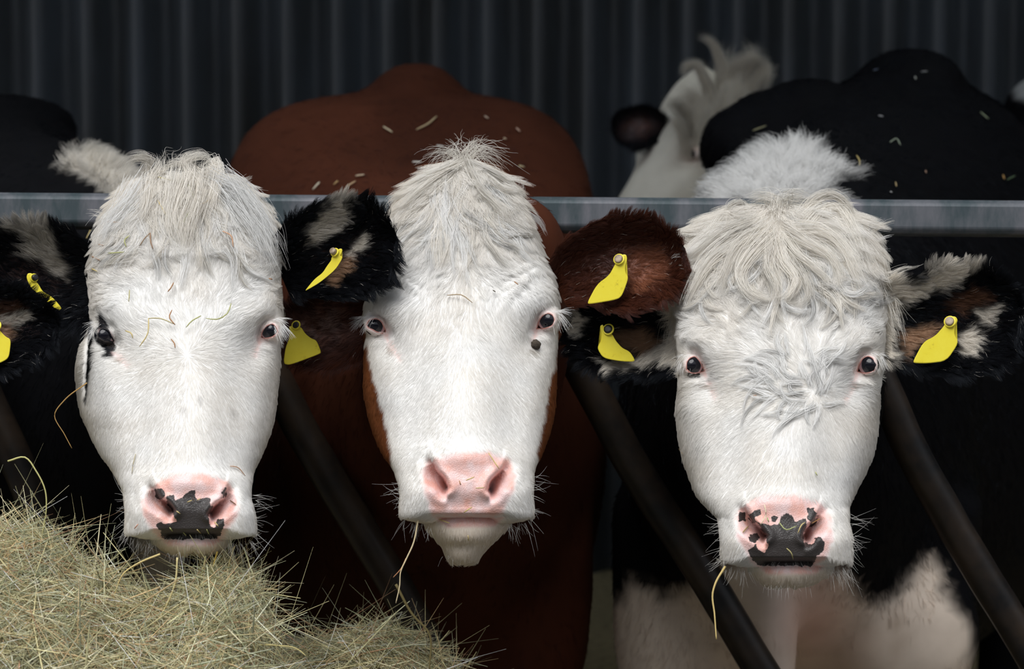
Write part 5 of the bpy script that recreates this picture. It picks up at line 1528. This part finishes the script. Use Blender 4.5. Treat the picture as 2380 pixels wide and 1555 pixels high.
stalk([(920, 1358), (960, 1430), (996, 1470), (998, 1560)], 3.60, .0022, lin(120, 108, 70), 'thick olive stalk standing up in the smaller hay heap')
stalk([(560, 1500), (640, 1500), (690, 1508), (712, 1525)], 3.33, .0011, lin(200, 186, 126), 'long stalk sticking out sideways from the hay heap')
stalk([(545, 1270), (535, 1300), (528, 1330)], 3.395, .0010, HY, 'straw poking from the corner of the dark-nosed mouth')
stalk([(372, 1288), (320, 1310), (290, 1330), (262, 1392)], 3.36, .0014, lin(206, 186, 128), 'straw arching from dark-nosed mouth towards the left into hay')
stalk([(412, 1296), (408, 1350), (380, 1420), (334, 1490)], 3.35, .0014, lin(206, 192, 140), 'long straw under the chin of the dark-nosed cow')
stalk([(478, 1292), (470, 1330), (462, 1375)], 3.39, .0011, HG, 'green straw upright below the dark-nosed lower lip')
stalk([(505, 1282), (490, 1340), (484, 1400)], 3.385, .0013, lin(176, 150, 70), 'ochre straw under the right corner of the dark-nosed mouth')

from mathutils.bvhtree import BVHTree
dg = bpy.context.evaluated_depsgraph_get()
def bvh_of(o):
    me = o.data
    off = wloc(o)
    v = np.empty(len(me.vertices) * 3, np.float32); me.vertices.foreach_get('co', v)
    return BVHTree.FromPolygons((v.reshape(-1, 3) + off).tolist(), [tuple(p.vertices) for p in me.polygons])
def on_surface(bvh, px, py, lift):
    out = []
    for x, y in zip(px, py):
        d = P(x, y, 1.0) - CAMP
        h = bvh.ray_cast(Vector(CAMP), Vector(unit(d)))
        out.append((h[3] if h[0] is not None else 4.0) * 1.0)
    dirs = unit(P(np.array(px), np.array(py), 1.0) - CAMP)
    return np.array(out)[:, None] * dirs + CAMP, dirs
def hue(c):
    r, g, b = c
    v = max(c)
    if b > 0.62 * r and v > 0.4: return 'whitish'
    if g > r * 0.97: return 'green' if v > 0.3 else 'dark green'
    if g < 0.62 * r: return 'brown' if v < 0.45 else 'orange-brown'
    return 'pale yellow' if v > 0.5 else 'tan'
USED = set()
def bits(body, items, lift, rad, noun, group, anchors, tail=''):
    bv = bvh_of(body)
    for pts, col in items:
        a = np.array(pts, float)
        q = catmull(np.c_[a, np.zeros(len(a))], 7)
        pos, dirs = on_surface(bv, q[:, 0], q[:, 1], lift)
        pos = pos - dirs * (lift + 0.003 * np.sin(np.linspace(0, 3.1, 7)))[:, None]
        V, f = tube(pos, rad * np.array([.7, 1, 1, 1, 1, .9, .5]), 5)
        o = mesh('hay_bit', V, f, M_HAY, None, dict(Col=np.repeat(np.array(col)[None], len(V), 0)))
        L = np.linalg.norm(np.diff(a, axis=0), axis=1).sum()
        size = 'long' if L > 70 else ('short' if L > 26 else 'tiny')
        shp = 'curved ' if len(a) > 2 and np.linalg.norm(a[-1] - a[0]) < 0.93 * L else ''
        m = a.mean(0)
        cand = sorted(anchors, key=lambda k: np.hypot(*(m - np.array(anchors[k]))))
        lab = None
        for k in cand[:3]:
            d = m - np.array(anchors[k])
            vert = 'above' if d[1] < -14 else ('below' if d[1] > 14 else '')
            horz = 'left of' if d[0] < -14 else ('right of' if d[0] > 14 else '')
            for rel in ([vert or horz or 'on'] if abs(d[1]) > abs(d[0]) else [horz or vert or 'on']) + ([f"{vert} {horz}"] if vert and horz else []):
                t = f"{size} {shp}{hue(col)} {noun} {rel} {k}{tail}"
                if t not in USED:
                    lab = t; break
            if lab: break
        if lab is None:
            n_ = 2
            while True:
                t = f"{size} {shp}{hue(col)} {noun} {('', '', 'second', 'third', 'fourth', 'fifth', 'sixth')[n_]} nearest {cand[0]}{tail}"
                if t not in USED or n_ == 6: lab = t; break
                n_ += 1
        USED.add(lab)
        tag(o, lab, 'hay bit', group)
G1 = zc(0, 300, 800 / 2073)
GR, BR, YL = lin(176, 178, 120), lin(170, 128, 92), lin(206, 186, 126)
bits(body_left, [(G1((770, 370), (690, 430), (640, 490), (600, 560), (560, 680)), lin(140, 150, 84)), (G1((470, 470), (510, 540), (545, 580)), YL), (G1((620, 500), (560, 580), (510, 680)), YL),
                 (G1((530, 590), (620, 560), (700, 555)), BR), (G1((600, 570), (680, 560), (720, 565)), lin(200, 150, 90)), (G1((470, 700), (560, 690), (620, 700)), BR), (G1((515, 820), (550, 840), (585, 857)), YL),
                 (G1((505, 760), (560, 770), (600, 790)), BR), (G1((500, 850), (495, 950), (485, 1050)), lin(150, 146, 96)), (G1((465, 1115), (500, 1085), (535, 1065)), GR), (G1((905, 625), (870, 660), (840, 705)), lin(150, 128, 104)),
                 (G1((905, 625), (908, 680), (922, 722)), lin(150, 120, 96)), (G1((780, 640), (750, 670), (760, 710)), GR), (G1((650, 748), (700, 745), (748, 740)), GR), (G1((780, 970), (778, 1010), (775, 1040)), lin(190, 184, 140)),
                 (G1((1045, 925), (1030, 955), (1010, 980)), BR), (G1((1392, 1050), (1370, 1110), (1310, 1145), (1240, 1140)), GR), (G1((1210, 1125), (1150, 1160), (1120, 1195)), GR), (G1((895, 1140), (890, 1230), (840, 1310)), YL),
                 (G1((895, 1140), (960, 1140), (1050, 1175)), lin(190, 180, 140)), (G1((1035, 1090), (1020, 1130), (1055, 1180)), BR), (G1((1030, 1265), (1050, 1290), (1055, 1320)), BR), (G1((1340, 615), (1390, 640), (1405, 710)), lin(206, 160, 128)),
                 (G1((1515, 500), (1540, 510)), BR), (G1((950, 430), (980, 480), (1000, 520)), YL), (G1((1135, 335), (1165, 400), (1190, 450)), GR), (G1((1275, 410), (1240, 440), (1190, 455)), lin(190, 160, 100)),
                 (G1((1160, 470), (1120, 530), (1100, 575)), lin(130, 138, 84)), (G1((860, 275), (960, 290), (1050, 315)), lin(190, 180, 130)), (G1((1620, 900), (1640, 905)), BR), (G1((755, 1215), (790, 1230), (800, 1260)), YL)],
     0.011, 0.0009, 'hay wisp', 'hay wisps on the dark-nosed cow',
     {'the tuft of hair': (410, 400), 'the black-rimmed eye': (245, 770), 'the pink-rimmed eye': (630, 768), 'the hair whorl': (435, 825), 'the left edge of the face': (212, 600), 'the right edge of the face': (645, 610), 'the forehead crease': (430, 595), 'the left end of the tuft': (290, 480)}, ' on dark-nosed cow')
G3 = zc(750, 330, 650 / 1773)
bits(body_mid, [(G3((790, 972), (880, 970), (950, 1020)), lin(170, 150, 120)), (G3((415, 740), (380, 800), (330, 850)), lin(206, 170, 130)), (G3((1545, 650), (1530, 730), (1548, 815)), lin(170, 170, 110)),
                (G3((1215, 885), (1240, 905)), BR), (G3((1080, 940), (1095, 950)), lin(90, 84, 70)),
                (Z4((850, 447), (885, 500), (905, 530)), YL), (Z4((735, 588), (778, 570)), YL), (Z4((785, 628), (828, 625)), lin(200, 180, 130)), (Z4((725, 752), (765, 725)), lin(196, 180, 110)),
                (Z4((595, 787), (652, 808)), YL), (Z4((745, 870), (748, 898)), YL), (Z4((700, 590), (708, 612)), BR)],
     0.006, 0.0008, 'hay wisp', 'hay wisps on the pink-nosed face',
     {'the left nostril': (1025, 1115), 'the right nostril': (1150, 1115), 'the mouth': (1090, 1205), 'the middle of the forehead': (1075, 660), 'the right eye': (1272, 745), 'the left eye': (872, 755), 'the brown ear base': (1310, 610)}, ' on pink-nosed cow')
T8 = zc(0, 0, 1400 / 2380)
bits(body_mid, [(T8((1725, 460), (1690, 490), (1645, 512)), lin(200, 180, 140)), (T8((1515, 500), (1550, 522)), lin(220, 205, 170)), (T8((1725, 575), (1752, 578)), lin(225, 220, 210)), (T8((1262, 720), (1235, 750)), lin(225, 215, 190)),
                (T8((1335, 715), (1318, 730)), lin(190, 160, 110)), (T8((2050, 655), (2072, 660)), lin(205, 190, 150)), (T8((1915, 458), (1930, 468)), lin(190, 170, 150)), (T8((2040, 505), (2055, 520)), lin(190, 160, 140)),
                (T8((1370, 738), (1405, 715)), lin(200, 170, 130)), (T8((1405, 695), (1440, 690)), lin(210, 190, 160)), (T8((1630, 640), (1665, 640)), lin(225, 220, 210)), (T8((1990, 545), (2000, 550)), lin(200, 180, 150))],
     0.012, 0.0017, 'straw scrap', 'straw fragments on the red-brown back',
     {'the pale forelock': (1080, 370), 'the shaded dip of the back': (955, 372), 'the hump of the red-brown back': (960, 190), 'the rail on the left': (760, 440), 'the middle of the red-brown back': (960, 280), 'the right shoulder of the red-brown back': (1200, 300)}, '')
G7 = zc(1400, 40, 980 / 2380)
bits(body_right, [(G7((850, 640), (890, 625), (925, 612)), lin(160, 156, 120)), (G7((2135, 535), (2180, 575)), lin(150, 160, 130)), (G7((1625, 705), (1660, 685), (1682, 720)), lin(150, 160, 140)), (G7((1435, 780), (1452, 810), (1452, 838)), lin(190, 170, 110)),
                  (G7((1765, 335), (1770, 350)), lin(190, 190, 180)), (G7((1560, 555), (1585, 560)), lin(170, 170, 170)), (G7((2262, 890), (2270, 915)), lin(190, 150, 90)), (G7((2330, 895), (2285, 918)), lin(90, 110, 80)),
                  (G7((1655, 930), (1660, 955)), lin(170, 150, 110)), (G7((1825, 865), (1828, 880)), lin(160, 130, 110)), (G7((1530, 300), (1556, 292)), lin(120, 130, 150)), (G7((1800, 308), (1835, 305)), lin(150, 150, 150)),
                  (G7((1215, 760), (1220, 790)), lin(120, 140, 180)), (G7((1625, 985), (1635, 988)), lin(200, 200, 200))],
     0.012, 0.0014, 'straw scrap', 'straw fragments on the black back',
     {'the white crest': (1820, 380), 'the black hump': (2110, 130), 'the rail on the right': (2200, 460), 'the middle of the black back': (2100, 260), 'the tip of the white crest': (2000, 405)}, '')
bits(body_right, [(Z6((1065, 725), (1100, 765), (1160, 745)), lin(170, 176, 120)), (Z6((1165, 785), (1190, 735), (1205, 725)), lin(206, 186, 126)), (Z6((985, 630), (995, 680), (965, 740)), lin(226, 214, 180)), (Z6((1105, 865), (1130, 890), (1140, 925)), lin(170, 160, 110)),
                  (Z6((870, 780), (900, 745)), lin(150, 130, 80)), (Z6((1240, 730), (1285, 705)), lin(190, 150, 100)), (Z6((1000, 700), (1010, 725)), lin(150, 170, 110)), (Z6((925, 45), (945, 45)), BR), (Z6((525, 330), (550, 360)), lin(190, 160, 110)), (Z6((1260, 455), (1270, 475)), GR)],
     0.004, 0.0008, 'hay scrap', 'hay scraps on the spotted-nosed cow',
     {'the left nostril': (1755, 1225), 'the right nostril': (1890, 1225), 'the black nose patch': (1820, 1250), 'the forehead whorl': (1885, 908), 'the left cheek': (1590, 1050), 'the bridge of the nose': (1860, 1090)}, ' on spotted-nosed cow')
bits(body_left, [(Z2((870, 830), (885, 850)), GR), (Z2((1010, 840), (1030, 860)), YL), (Z2((960, 700), (985, 690)), YL), (Z2((940, 855), (955, 872)), GR), (Z2((1060, 840), (1072, 865)), GR), (Z2((1100, 800), (1120, 825)), YL),
                 (Z2((1180, 690), (1210, 712)), lin(110, 84, 60)), (Z2((690, 835), (708, 812)), lin(200, 140, 110)), (Z2((695, 452), (682, 510), (676, 555)), lin(180, 170, 140)), (Z2((1180, 515), (1215, 520), (1258, 565)), lin(190, 150, 120)), (Z2((905, 745), (925, 760)), YL), (Z2((1010, 690), (1030, 680)), YL)],
     0.003, 0.0007, 'hay scrap', 'hay scraps on the dark grey nose',
     {'the left nostril': (375, 1160), 'the right nostril': (510, 1165), 'the dark nose patch': (440, 1190), 'the mouth': (440, 1253), 'the left flew': (305, 1200), 'the right flew': (580, 1200), 'the pink nose top': (440, 1110)}, ' on dark-nosed cow')

# mud clod under the eye of the middle cow
bv = bvh_of(body_mid)
pos, dirs = on_surface(bv, [1245.0], [801.0], 0)
cc = pos[0] - dirs[0] * 0.004
u, v = np.meshgrid(np.linspace(0, math.pi, 18), np.linspace(0, 2 * math.pi, 24, endpoint=False), indexing='ij')
rr = 0.0068 * (1 + 0.16 * vnoise(u * 3, v * 2, 3) + 0.1 * vnoise(u * 8, v * 6, 5))
E = cc + rr[..., None] * np.stack([np.sin(u) * np.cos(v), np.sin(u) * np.sin(v), np.cos(u)], -1)
mesh('mud_clod', E.reshape(-1, 3), gridfaces(18, 24), M_MUD, cow_mid)['label'] = 'round dark clod of dried mud'
